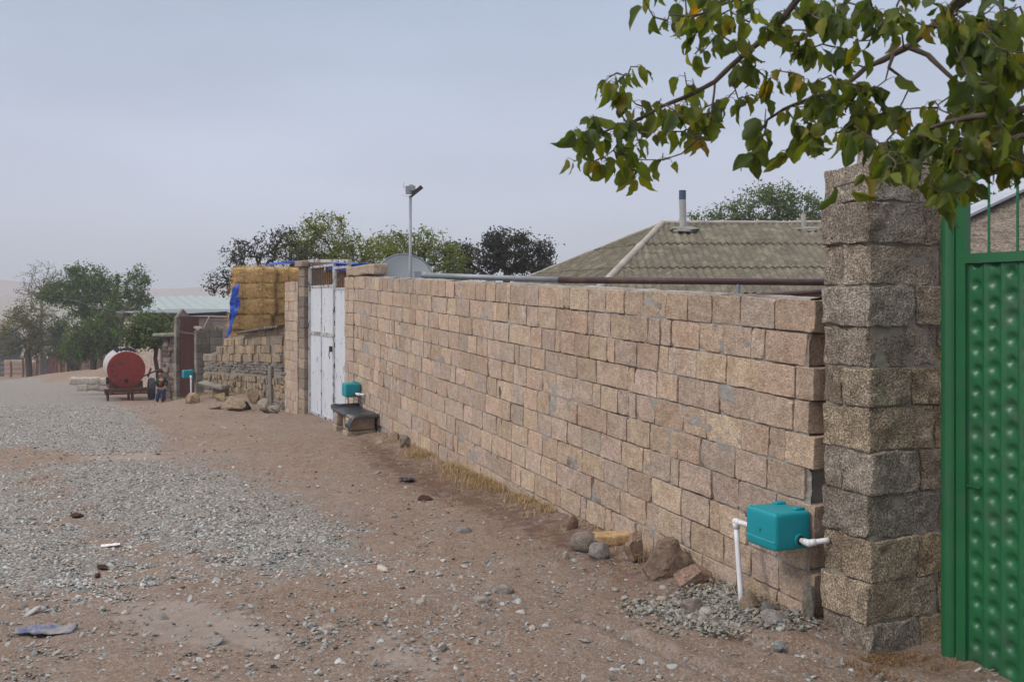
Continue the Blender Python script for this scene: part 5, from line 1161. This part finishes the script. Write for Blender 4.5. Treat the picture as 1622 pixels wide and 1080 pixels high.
p3, p4 = W(1190, 469, 11.2), W(1480, 450, 10.4); mb = MB(); mb.tube([p3 + (p3 - p4) * .3, p3, p4], .030, 12)
for a_ in (p3, p3 * .4 + p4 * .6): mb.tube([a_ * [1, 1, 0] + [0, 0, -.3], a_], .02, 8)
tag(mb.build('thin_pipe', M['brownpipe'], smooth=True), 'thinner brown pipe just above the wall beside the stone pillar', 'pipe')
ds = empty('satellite_dish', W(640, 700, 14.6) * [1, 1, 0] + [0, 0, -.2], 'big grey satellite dish showing half its disc over the wall', 'satellite dish')
dc = W(641, 448, 14.6); rd = 46.5 / F * 14.6; nrm = np.array([.28, -.93, .22]); nrm /= np.linalg.norm(nrm); e1 = np.cross(nrm, [0, 0, 1.]); e1 /= np.linalg.norm(e1); e2 = np.cross(e1, nrm); mb = MB(); V = []; nr_, nt_ = 10, 48
for a_ in range(nr_ + 1):
    for t in np.arange(nt_) * 2 * math.pi / nt_: r_ = rd * a_ / nr_; V.append(dc + e1 * r_ * math.cos(t) * 1.03 + e2 * r_ * math.sin(t) + nrm * (.07 * (a_ / nr_) ** 2 - .04))
i = np.arange(nr_)[:, None] * nt_; j = np.arange(nt_)[None]; j2 = (j + 1) % nt_; mb.add(np.array(V), np.stack([i + j, i + j2, i + nt_ + j2, i + nt_ + j], -1).reshape(-1, 4)); o = mb.build('reflector', M['dish'], ds, smooth=True); s2 = o.modifiers.new('t', 'SOLIDIFY'); s2.thickness = .004
mb = MB(); mb.tube(V[-nt_:] + [V[-nt_]], .010, 8); mb.build('rim', M['steel'], ds, smooth=True)
mb = MB(); mb.tube([dc * [1, 1, 0] + nrm * -.0 + [0, .2, -.4], dc + [0, .2, -.1], dc + [0, .06, .0]], .03, 10); mb.build('mast', M['steel'], ds)
mb = MB(); mb.tube([dc - e2 * rd, dc + nrm * .5 - e2 * .3], .012, 6); mb.box(dc + nrm * .5 - e2 * .3, (.06, .1, .06)); mb.build('receiver_arm', M['steel'], ds)

lx = W(650, 437, 13.6); lp = empty('lamp_post', lx * [1, 1, 0] + [0, 0, -.25], 'thin grey pole behind the wall with small floodlight and sensor on top', 'lamp post'); zt_ = ZC - (299 - HY) / F * 13.6
mb = MB(); mb.tube([lx * [1, 1, 0] + [0, 0, -.25], lx * [1, 1, 0] + [0, 0, 2.45], lx * [1, 1, 0] + [0, 0, 2.46], lx * [1, 1, 0] + [0, 0, zt_ - .1]], [.026, .026, .022, .020], 12); mb.build('pole', M['steel'], lp, smooth=True)
h0 = np.array([lx[0], lx[1], zt_]); mb = MB(); mb.box(h0 + [-.03, 0, -.02], (.07, .09, .11), 0); mb.box(h0 + [.035, -.02, .0], (.07, .10, .07), 0); mb.tube([h0 + [-.02, 0, .05], h0 + [.03, 0, .055], h0 + [.06, 0, .03]], .008, 6); mb.build('bracket', M['steel'], lp)
mb = MB(); dd = np.array([.78, 0, .62]); mb.obox(h0 + [.095, 0, -.03], [dd, [0, 1, 0], np.cross(dd, [0, 1, 0])], (.19, .16, .035)); mb.add(np.array([h0 + q_ for q_ in ([.02, -.06, -.12], [.02, .06, -.12], [.14, .06, .0], [.14, -.06, .0], [.02, -.06, -.02], [.02, .06, -.02])]), [(0, 1, 2, 3), (0, 3, 4), (1, 5, 2), (4, 3, 2, 5), (0, 4, 5, 1)]); mb.build('floodlight', M['dark'], lp)
mb = MB(); mb.tube([h0 + [-.05, 0, .0], h0 + [-.10, 0, .02], h0 + [-.10, 0, .03]], .006, 6); mb.tube([h0 + [-.11, 0, .02], h0 + [-.11, 0, .09]], [.012, .006], 6); mb.tube([h0 + [-.095, 0, .02], h0 + [-.09, 0, .10]], [.01, .006], 6); mb.tube([h0 + [0, 0, -.13], h0 + [-.06, 0, -.10], h0 + [-.13, 0, -.09]], .005, 6); mb.build('sensor', M['pvc'], lp)

# ------------------------------------------------------------------ trees
def grow(trunk, att, seed=0, rt=.1, tip=.006, bend=.12, pow_=2.2):
    """connect attractor points to the nearest part of the skeleton; returns list of (nodes, parent, radius)"""
    r_ = np.random.default_rng(seed); N_ = [np.array(p, float) for p in trunk]; Pn = [-1] + list(range(len(trunk) - 1)); base = N_[0]
    D0 = np.linalg.norm(att - N_[-1], axis=1); order = np.argsort(D0); tips = []
    arr = np.array(N_)
    for k in order:
        p = att[k]; dist = np.linalg.norm(arr - p, axis=1) + .6 * np.maximum(arr[:, 2] - p[2], 0) + (np.arange(len(arr)) < len(trunk) - 3) * .5
        j = int(np.argmin(dist)); q = arr[j]; d = np.linalg.norm(p - q); ns = 2 if d < .5 else 3
        prev = j; new = []
        for s_ in range(1, ns + 1):
            f = s_ / ns; pt = q + (p - q) * f + (r_.normal(0, bend * d / ns * .6, 3) if s_ < ns else 0) - np.array([0, 0, .10 * d * math.sin(math.pi * f)])
            N_.append(pt); Pn.append(prev); prev = len(N_) - 1; new.append(pt)
        arr = np.concatenate([arr, np.array(new)]); tips.append(prev)
    cnt = np.zeros(len(N_))
    for t in tips: cnt[t] += 1
    for k in range(len(N_) - 1, 0, -1): cnt[Pn[k]] += cnt[k]
    rad = tip * np.maximum(cnt, 1) ** (1 / pow_); rad = np.minimum(rad, rt)
    for k in range(len(trunk)): rad[k] = max(rad[k], rt * (1 - .45 * k / len(trunk)))
    return np.array(N_), Pn, rad, tips
def wood(mb, N_, Pn, rad, seg=5, col=(1, 1, 1)):
    ch = {}
    for k, p in enumerate(Pn):
        if p >= 0: ch.setdefault(p, []).append(k)
    used = set()
    for k in range(len(N_)):
        if k in used and Pn[k] >= 0: continue
        # start a chain at k from its parent
        path = ([Pn[k]] if Pn[k] >= 0 else []) + [k]; used.add(k); c = k
        while c in ch:
            nx = [q for q in ch[c] if q not in used]
            if not nx: break
            nx = max(nx, key=lambda q: rad[q]); path.append(nx); used.add(nx); c = nx
        if len(path) < 2: continue
        rr = rad[path].copy(); 
        if Pn[k] >= 0: rr[0] = min(rr[0], rr[1] * 1.15)
        mb.tube(N_[path], rr, seg if max(rr) < .05 else 8, 0, col, cap=False)
def leafquads(mb, P, size, cols, droop=.3, asp=.55):
    n = len(P); d = rng.normal(0, 1, (n, 3)); d[:, 2] -= droop; d /= np.linalg.norm(d, axis=1, keepdims=True); s_ = np.cross(d, rng.normal(0, 1, (n, 3))); s_ /= np.linalg.norm(s_, axis=1, keepdims=True)
    L = size * rng.uniform(.6, 1.35, (n, 1)); nn = np.cross(d, s_) * L * .12
    V = np.stack([P, P + d * L * .5 + s_ * L * asp / 2 + nn, P + d * L, P + d * L * .5 - s_ * L * asp / 2 + nn], 1).reshape(-1, 3)
    mb.add(V, np.arange(n * 4).reshape(-1, 4), 0, np.repeat(cols, 4, 0))
def tree(name, trunk, blobs, Y, ncl, nl, lsize, pal, label, seed=1, rt=.12, tip=.008, spread=.25, bark='bark', group=None, dth=.8, tw=.5, shell=.35, asp=.55, cat='tree', bend=.12):
    """blobs: (px, py, rx, ry, depth offset, weight) in photo pixels at depth Y"""
    r_ = np.random.default_rng(seed); att = []; wts = np.array([b_[5] for b_ in blobs], float); wts /= wts.sum()
    for _ in range(ncl):
        b_ = blobs[r_.choice(len(blobs), p=wts)]; v = r_.normal(0, 1, 3); v /= np.linalg.norm(v); v *= r_.uniform(shell, 1) ** (1 / 2.) * (1.0 if r_.uniform() > .16 else r_.uniform(1.1, 1.45)); v[2] += .0
        rx, ry = b_[2] / F * Y, b_[3] / F * Y; att.append(W(b_[0], b_[1], Y + b_[4]) + v * np.array([rx, rx * dth, ry]))
    att = np.array(att); N_, Pn, rad, tips = grow(trunk, att, seed, rt, tip, bend)
    root = empty(name, trunk[0], label, cat, group); mb = MB(); wood(mb, N_, Pn, rad); mb.build('trunk', M[bark], root, smooth=True)
    # leaves round each tip and along the twigs
    tp = N_[tips]; base = tp[r_.integers(0, len(tp), nl)]; par = N_[[Pn[t] for t in tips]]; par = par[r_.integers(0, len(tp), nl)] * 0
    idx = r_.integers(0, len(tips), nl); t0 = N_[np.array(tips)[idx]]; t1 = N_[np.array(Pn)[np.array(tips)[idx]]]; f = r_.uniform(0, tw, (nl, 1))
    clus = 1 - .3 * r_.uniform(0, 1, (len(tips), 1)); P = t0 * (1 - f) + t1 * f + r_.normal(0, spread * .8, (nl, 3)) * np.array([1, 1, .8]) * (.45 + 1.1 * r_.uniform(0, 1, (len(tips), 1))[idx])
    pal = np.array(pal); cidx = r_.integers(0, len(pal), len(tips)); mixc = r_.integers(0, len(pal), nl); cc = np.where(r_.uniform(0, 1, (nl, 1)) < .65, pal[cidx[idx]], pal[mixc]) * r_.uniform(.75, 1.25, (nl, 1))
    mb = MB(); leafquads(mb, P, lsize, cc, asp=asp); mb.build('crown', M['foliage'], root); return root
def tk(px, Y, pys, jit=0.):
    z0 = gzf(fx(px, Y), Y); P = [np.array([fx(px, Y), Y, z0 - .1])]
    for (x_, y_) in pys: P.append(W(x_, y_, Y))
    return P
GRN = [(.075, .115, .035), (.10, .15, .045), (.055, .085, .032), (.13, .165, .05)]
DKG = [(.05, .075, .03), (.07, .10, .035), (.035, .055, .026), (.09, .115, .04)]
YEL = [(.21, .245, .055), (.27, .29, .065), (.15, .185, .05), (.31, .30, .09)]
OLV = [(.09, .11, .055), (.12, .14, .07), (.07, .085, .045)]
ORA = [(.13, .13, .055), (.16, .13, .055), (.10, .11, .05), (.19, .14, .06)]
gT = 'trees at the far end of the road'
LITE = 1.45
GRN, DKG, OLV, ORA = [[tuple(v * LITE for v in c_) for c_ in pl_] for pl_ in (GRN, DKG, OLV, ORA)]
tree('bare_tree', tk(64, 78, [(65, 570), (65, 530), (66, 495), (64, 465)]), [(62, 440, 34, 28, 0, 3), (42, 470, 24, 24, 0, 2), (88, 455, 18, 30, 0, 2), (72, 500, 26, 16, 0, 1)], 78, 260, 1700, .12, [(.13, .125, .09), (.16, .14, .1)], 'tall thin nearly leafless tree on the left with a pale straight trunk', 3, rt=.16, tip=.011, spread=.16, bark='barkgrey', group=gT, shell=.05)
tree('broadleaf_tree', tk(46, 74, [(46, 585), (44, 560), (48, 535)]), [(30, 525, 34, 34, 0, 3), (65, 545, 30, 26, 0, 3), (48, 500, 30, 22, 0, 2), (10, 540, 24, 26, 0, 1), (90, 535, 18, 22, 0, 1)], 74, 300, 7500, .17, ORA + [(.11, .12, .05)], 'bushy yellowing tree at the far left above the pale wall', 4, rt=.25, tip=.02, spread=.34, group=gT)
tree('broadleaf_tree', tk(140, 64, [(140, 575), (138, 545), (135, 510), (132, 480)]), [(128, 470, 46, 34, 0, 4), (95, 465, 34, 18, 0, 1.6), (78, 470, 22, 10, 0, .5), (140, 440, 30, 22, 0, 1.6), (165, 480, 36, 26, 0, 2.5), (170, 450, 18, 14, 0, .6), (120, 435, 14, 14, 0, .5)], 64, 400, 10500, .16, DKG + GRN, 'big dark green tree with wide ragged crown above the red tank', 5, rt=.3, tip=.02, spread=.26, group=gT)
tree('broadleaf_tree', tk(148, 60, [(148, 580), (150, 550), (152, 530)]), [(150, 535, 42, 34, 0, 4), (125, 545, 24, 24, 0, 2), (175, 530, 28, 34, 0, 3)], 60, 280, 8500, .17, GRN + [(.075, .085, .04)], 'rounded green tree directly behind the white tank body', 6, rt=.2, tip=.02, spread=.30, group=gT)
tree('broadleaf_tree', tk(192, 58, [(192, 560), (194, 520), (202, 490)]), [(215, 460, 20, 30, 0, 2), (224, 440, 10, 14, 0, .7), (205, 485, 26, 18, 0, 1.5), (186, 450, 6, 22, 0, .5), (232, 475, 12, 10, 0, .5), (185, 500, 24, 30, 0, 1.5)], 58, 200, 4300, .15, GRN + DKG, 'slim tree with an upright ragged top right of the dark tree', 7, rt=.2, tip=.018, spread=.2, group=gT)
tree('broadleaf_tree', tk(108, 72, [(108, 580), (108, 560)]), [(105, 552, 22, 18, 0, 2), (92, 520, 14, 16, 0, 1)], 72, 110, 4000, .2, [(.12, .13, .08), (.09, .10, .06)], 'low pale bush with thin crown over the far boards', 8, rt=.1, tip=.02, spread=.3, group=gT, cat='bush')
tree('olive_tree', tk(252, 33, [(250, 590), (246, 568), (248, 550)]), [(238, 525, 40, 28, 0, 4), (215, 530, 22, 26, 0, 2), (262, 520, 22, 22, 0, 1.6), (240, 508, 26, 10, 0, 1)], 33, 240, 5600, .095, OLV + GRN[:2], 'grey green olive like tree with thin trunk before the pinkish block wall', 9, rt=.075, tip=.008, spread=.14)
gB = 'trees behind the block wall'
tree('fruit_tree', tk(430, 27, [(430, 520), (425, 470), (415, 430)]), [(395, 420, 40, 34, 0, 3), (350, 445, 26, 22, 0, 1.6), (430, 390, 40, 26, 0, 3), (455, 375, 26, 18, 0, 1), (375, 400, 22, 22, 0, 1.2), (480, 410, 30, 28, 0, 1.5)], 27, 360, 3300, .075, [(.06, .06, .045), (.08, .075, .05), (.05, .055, .035)], 'sparse dark twigged tree above the straw bales', 10, rt=.11, tip=.007, spread=.09, group=gB, shell=.1)
tree('walnut_tree', tk(530, 29, [(530, 520), (525, 460), (520, 420)]), [(520, 385, 50, 38, 0, 4), (485, 375, 30, 30, 0, 2), (560, 405, 40, 26, 0, 3), (515, 350, 34, 16, 0, 1), (470, 400, 30, 24, 0, 2), (600, 400, 30, 26, 0, 2.4)], 29, 350, 6200, .10, YEL, 'yellow green tree with long leaves behind the white gate', 11, rt=.12, tip=.007, spread=.13, group=gB, shell=.15, asp=.42)
tree('walnut_tree', tk(660, 30, [(655, 520), (650, 470), (645, 430)]), [(640, 395, 42, 30, 0, 3), (690, 405, 34, 30, 0, 3), (610, 390, 24, 24, 0, 1), (720, 420, 24, 30, 0, 1.6), (665, 375, 34, 14, 0, .6)], 30, 290, 6000, .095, YEL + GRN[:2], 'yellow green leafy tree right behind the satellite dish and pole', 12, rt=.1, tip=.007, spread=.13, group=gB, shell=.15, asp=.42)
tree('dark_tree', tk(800, 33, [(800, 520), (800, 460), (805, 430)]), [(815, 400, 34, 34, 0, 4), (765, 410, 38, 28, 0, 3), (725, 415, 24, 32, 0, 2), (790, 380, 26, 16, 0, 1.4), (862, 405, 13, 26, 0, 1.2), (845, 425, 30, 14, 0, 1.2)], 33, 320, 9500, .11, [(.042, .042, .034), (.060, .054, .044), (.045, .058, .032), (.075, .066, .055)], 'dark purplish green tree left of the house roof', 13, rt=.14, tip=.009, spread=.14, group=gB)
tree('broadleaf_tree', tk(1210, 34, [(1210, 480), (1208, 420), (1205, 370)]), [(1210, 330, 52, 34, 0, 4), (1150, 342, 34, 18, 0, 1.6), (1265, 335, 40, 28, 0, 2.5), (1232, 308, 30, 16, 0, 1.2), (1100, 345, 16, 8, 0, .25), (1310, 340, 40, 22, 0, 1.4)], 34, 340, 8200, .10, OLV[:2] + GRN + DKG[:1], 'green tree rising behind the asbestos roof of the house', 14, rt=.14, tip=.008, spread=.15, group=gB)
tree('broadleaf_tree', tk(1560, 22, [(1560, 430), (1562, 350)]), [(1580, 322, 36, 14, 0, 1), (1620, 310, 30, 14, 0, 1)], 22, 60, 1800, .08, OLV, 'pale leafy treetop peeping over the outbuilding roof', 15, rt=.08, tip=.007, spread=.09, group=gB)

# ------------------------------------------------------------------ overhanging mulberry tree in the foreground
def leaf_template(seed):
    r_ = np.random.default_rng(seed); t = np.array([0, .06, .16, .28, .42, .56, .70, .83, .93, 1.]); wv = np.array([.0, .17, .27, .305, .30, .27, .21, .14, .065, 0.]) * r_.uniform(.85, 1.12)
    asym = r_.uniform(.8, 1.15); cx = .10 * np.sin(t * 3 + r_.uniform(0, 6)) * r_.uniform(0, 1); V = []; fold = r_.uniform(.15, .85); curl = r_.uniform(-.1, .75); wav = r_.uniform(.02, .07); tw = r_.uniform(-.8, .8)
    for k in range(len(t)):
        for u_, sg in ((-1, 1.), (-.5, 1.), (0, 1.), (.5, 1.), (1, 1.)):
            w_ = wv[k] * (asym if u_ > 0 else 1) * (1 + (r_.uniform(-.16, .12) if abs(u_) == 1 else 0)); x_ = u_ * w_; z_ = fold * abs(x_) - curl * t[k] ** 2 * .5 + wav * math.sin(t[k] * 14 + u_ * 3) * abs(u_); y_ = t[k] * (1 - .12 * curl) - .10 * abs(u_) * (k < 3) * 1.2
            a_ = tw * t[k]; V.append((x_ * math.cos(a_) - z_ * math.sin(a_) + cx[k], y_, x_ * math.sin(a_) + z_ * math.cos(a_)))
    i = np.arange(len(t) - 1)[:, None] * 5; j = np.arange(4)[None]; return np.array(V), np.stack([i + j, i + j + 1, i + j + 6, i + j + 5], -1).reshape(-1, 4)
LT = [leaf_template(k) for k in range(14)]
mt = empty('mulberry_tree', (4.0, 3.3, -.1), 'foreground tree whose leafy branches hang over the green gate and wall top', 'tree')
def line(pts): return [W(*p) for p in pts]
J0 = np.array([4.0, 3.3, -.2]); trunk_ = [J0, J0 + [-.05, 0, .9], J0 + [-.15, .05, 1.9], np.array([3.5, 3.2, 2.7])]
limbs = [([trunk_[3], np.array([2.9, 3.1, 3.25]), np.array([2.0, 3.0, 3.2])] + line([(1370, -60, 2.95), (1300, -25, 2.95), (1265, 0, 3.0), (1228, 50, 3.05), (1180, 88, 3.1), (1135, 130, 3.15), (1085, 155, 3.2), (1045, 170, 3.2), (1010, 188, 3.25), (975, 200, 3.25), (952, 208, 3.25)]), (.035, .0035)),
 ([trunk_[3], np.array([2.6, 3.0, 3.0])] + line([(1580, -60, 2.8), (1520, 0, 2.8), (1480, 40, 2.85), (1440, 75, 2.9), (1400, 95, 2.95), (1370, 108, 3.0), (1340, 135, 3.0), (1300, 150, 3.05), (1240, 175, 3.1), (1215, 190, 3.1), (1200, 212, 3.1)]), (.036, .003)),
 (line([(1440, 76, 2.9), (1470, 88, 2.88), (1495, 113, 2.85), (1525, 142, 2.8), (1545, 150, 2.8)]), (.009, .005)),
 (line([(1415, 88, 2.93), (1408, 108, 2.9), (1425, 120, 2.9), (1438, 142, 2.9), (1428, 162, 2.9)]), (.006, .002)),
 ([trunk_[3], np.array([2.2, 2.7, 2.55])] + line([(1700, 140, 2.4), (1622, 172, 2.4), (1585, 182, 2.4), (1545, 186, 2.45), (1500, 192, 2.5), (1470, 205, 2.5), (1440, 222, 2.55)]), (.028, .003)),
 (line([(1700, 240, 2.3), (1622, 215, 2.35), (1570, 232, 2.4), (1520, 250, 2.45)]) , (.008, .002)),
 (line([(1585, -60, 2.7), (1588, 0, 2.7), (1590, 50, 2.7), (1586, 90, 2.7), (1590, 140, 2.65)]), (.009, .003)),
 (line([(1265, 0, 3.0), (1205, -8, 3.0), (1150, 10, 3.05), (1100, 30, 3.1), (1060, 25, 3.1)]), (.007, .002)),
 (line([(1200, 68, 3.08), (1182, 100, 3.08), (1172, 120, 3.1), (1162, 135, 3.1)]), (.006, .003)),
 (line([(1135, 130, 3.15), (1125, 190, 3.15), (1105, 222, 3.15), (1080, 244, 3.15), (1050, 252, 3.15), (1000, 250, 3.15)]), (.004, .0015)),
 (line([(1215, 190, 3.1), (1208, 215, 3.1), (1190, 222, 3.1), (1180, 225, 3.1)]), (.003, .0015))]
mbw = MB(); mbw.tube(trunk_, [.14, .12, .10, .07], 10)
sk_pts = []
def dens(P, k=4):
    out = []
    for a_, b_ in zip(P[:-1], P[1:]):
        for t in np.linspace(0, 1, k, endpoint=False): out.append(a_ + (b_ - a_) * t)
    return out + [P[-1]]
for P, (r0, r1) in limbs:
    D = np.array(dens([np.array(p) for p in P], 5)); L_ = np.linspace(0, 1, len(D)); D = D + .012 * np.stack([fbm(D * 5 + 9 * k, 3, k) for k in range(3)], 1)
    if r0 > .02: vis = np.interp(L_, [0, .15, .35, 1], [r0, r0 * .7, .0115, r1])
    else: vis = r0 + (r1 - r0) * L_
    mbw.tube(D, vis * (1 + .12 * vnoise(D * 60, 5)), 8)
    for q in D:
        u_ = q[0] / q[1] * F + CX; sk_pts.append(q) if u_ < 1760 else None
fb = [(912, 232, 22, 32, 3.25, 10), (930, 200, 30, 22, 3.25, 8), (957, 150, 22, 30, 3.3, 8), (985, 125, 26, 18, 3.25, 6), (1010, 112, 16, 14, 3.25, 3), (970, 240, 28, 26, 3.2, 9), (1003, 262, 22, 22, 3.15, 6), (1046, 252, 8, 12, 3.15, 1.5),
      (1000, 175, 30, 24, 3.25, 9), (1035, 210, 30, 26, 3.2, 8), (1070, 180, 30, 26, 3.2, 8), (1095, 205, 28, 32, 3.15, 11), (1090, 120, 22, 14, 3.2, 3), (1120, 175, 26, 22, 3.15, 6), (1075, 45, 22, 24, 3.1, 5), (1120, 35, 34, 30, 3.1, 12), (1115, 80, 26, 24, 3.1, 7), (1030, -5, 22, 12, 3.1, 3),
      (1160, 15, 40, 22, 3.05, 10), (1165, 60, 26, 22, 3.1, 5), (1220, 20, 34, 26, 3.05, 8), (1230, 65, 22, 24, 3.05, 5), (1260, 45, 28, 30, 3.05, 9), (1190, 110, 28, 22, 3.1, 6), (1190, 150, 34, 24, 3.1, 9), (1185, 225, 14, 22, 3.1, 3), (1215, 238, 24, 16, 3.1, 4), (1240, 195, 34, 28, 3.05, 12),
      (1240, 110, 28, 26, 3.05, 6), (1290, 30, 30, 34, 3.0, 11), (1340, 20, 34, 30, 3.0, 12), (1290, 100, 34, 30, 3.0, 11), (1335, 70, 26, 26, 2.95, 8), (1300, 155, 40, 28, 3.0, 14), (1350, 165, 34, 34, 2.95, 14), (1285, 215, 34, 26, 2.95, 13), (1330, 225, 36, 28, 2.8, 13), (1265, 245, 22, 14, 3.0, 4),
      (1385, 130, 22, 22, 2.95, 6), (1390, 30, 34, 30, 2.85, 12), (1430, 25, 30, 24, 2.6, 7), (1380, 190, 26, 30, 2.9, 9), (1425, 170, 16, 22, 2.9, 3), (1400, 235, 40, 28, 2.6, 16), (1445, 215, 34, 26, 2.6, 14), (1500, 30, 30, 26, 2.6, 9), (1540, 30, 36, 36, 2.6, 16), (1590, 40, 44, 46, 2.55, 22), (1535, 90, 34, 34, 2.5, 15),
      (1590, 110, 46, 40, 2.5, 20), (1560, 160, 40, 30, 2.5, 16), (1610, 190, 40, 40, 2.45, 18), (1500, 170, 26, 24, 2.6, 9), (1500, 225, 44, 28, 2.5, 19), (1560, 225, 40, 30, 2.45, 16), (1440, 265, 40, 22, 2.45, 13), (1485, 285, 34, 24, 2.45, 11), (1540, 275, 34, 30, 2.4, 13), (1530, 315, 22, 18, 2.35, 4), (1370, 285, 16, 22, 2.5, 2.2), (1325, 290, 10, 14, 2.5, .8), (1600, 255, 34, 20, 2.4, 8), (1660, 100, 50, 80, 2.5, 14), (1660, 220, 40, 50, 2.4, 8), (1700, 0, 80, 60, 2.6, 14), (1450, -40, 200, 25, 2.7, 20), (1150, -40, 100, 22, 3.0, 8)]
mb = MB(); wts = np.array([b_[5] for b_ in fb], float); NT = 330; rl = np.random.default_rng(5); arr = np.array(sk_pts); tips = []
cn = np.maximum(1, np.round(wts / wts.sum() * NT)).astype(int)
for b_, c_ in zip(fb, cn):
    for _ in range(c_):
        v = rl.uniform(-1, 1, 3); tips.append(W(b_[0] + v[0] * b_[2] * .85, b_[1] + v[1] * b_[3] * .85 - 2, b_[4] + v[2] * .16))
tips = np.array(tips); d0 = np.array([np.linalg.norm(arr - t, axis=1).min() for t in tips]); order = np.argsort(d0); allp = arr.copy()
lfV = []; npal = np.array([(.115, .15, .022), (.145, .175, .026), (.18, .20, .026), (.075, .105, .028), (.21, .215, .028), (.105, .135, .055), (.27, .21, .028)])
for ti in order:
    t = tips[ti]; dist = np.linalg.norm(allp - t, axis=1); q = allp[int(np.argmin(dist))]; d = dist.min()
    mid = (t + q) / 2 + rl.normal(0, d * .12, 3) - [0, 0, d * .05]; path = np.array(dens([q, mid, t], 3)); mbw.tube(path, np.linspace(.0028 + .003 * min(d, .4), .0016, len(path)), 6); allp = np.concatenate([allp, path[2:]])
    for k in range(rl.integers(2, 6)):
        f = rl.uniform(.25, 1); b0_ = path[int(f * (len(path) - 1))]
        az = rl.uniform(0, 2 * math.pi); out = np.array([math.cos(az), math.sin(az) * .8, rl.uniform(-.3, .5)]); pl = rl.uniform(.015, .035); p1_ = b0_ + out * pl * .7; p2_ = p1_ + out * pl * .3 - [0, 0, pl * .5]
        mbw.tube([b0_, p1_, p2_], [.0012, .0010, .0009], 4, 1)
        dn = np.array([out[0] * .45, out[1] * .45, -1 + rl.normal(0, .28)]) + rl.normal(0, .22, 3); dn /= np.linalg.norm(dn); nrm_ = np.cross(dn, rl.normal(0, 1, 3)); nrm_ /= np.linalg.norm(nrm_); sd_v = np.cross(dn, nrm_)
        V, Q = LT[rl.integers(len(LT))]; L_ = rl.uniform(.032, .082); P_ = p2_ + (V * L_) @ np.array([sd_v, dn, nrm_]); cc = npal[rl.choice(len(npal), p=[.2, .22, .16, .18, .1, .1, .04])] * rl.uniform(.8, 1.2)
        mb.add(P_, Q, 0, cc)
M['petiole'] = mat('green_petiole', (.14, .15, .045), (.11, .11, .04), 9, .7)
mbw.build('trunk', [M['bark'], M['petiole']], mt, smooth=True); mb.build('crown', M['leaf'], mt, smooth=True)

# ------------------------------------------------------------------ haze
hz = MB(); hz.box((0, 600, 19), (3060, 1840, 70)); hm = bpy.data.materials.new('haze'); hm.use_nodes = True; t = hm.node_tree; t.nodes.remove(t.nodes['Principled BSDF'])
pv = t.nodes.new('ShaderNodeVolumePrincipled'); pv.inputs['Color'].default_value = (.93, .95, 1.0, 1); pv.inputs['Density'].default_value = .0012; pv.inputs['Anisotropy'].default_value = 0
t.links.new(pv.outputs[0], t.nodes['Material Output'].inputs['Volume'])
ho = hz.build('haze', hm, origin=(0, 0, 0), col=False); tag(ho, kind='stuff'); ho['label'] = 'thin pale haze in the air over the village'; ho['category'] = 'haze'
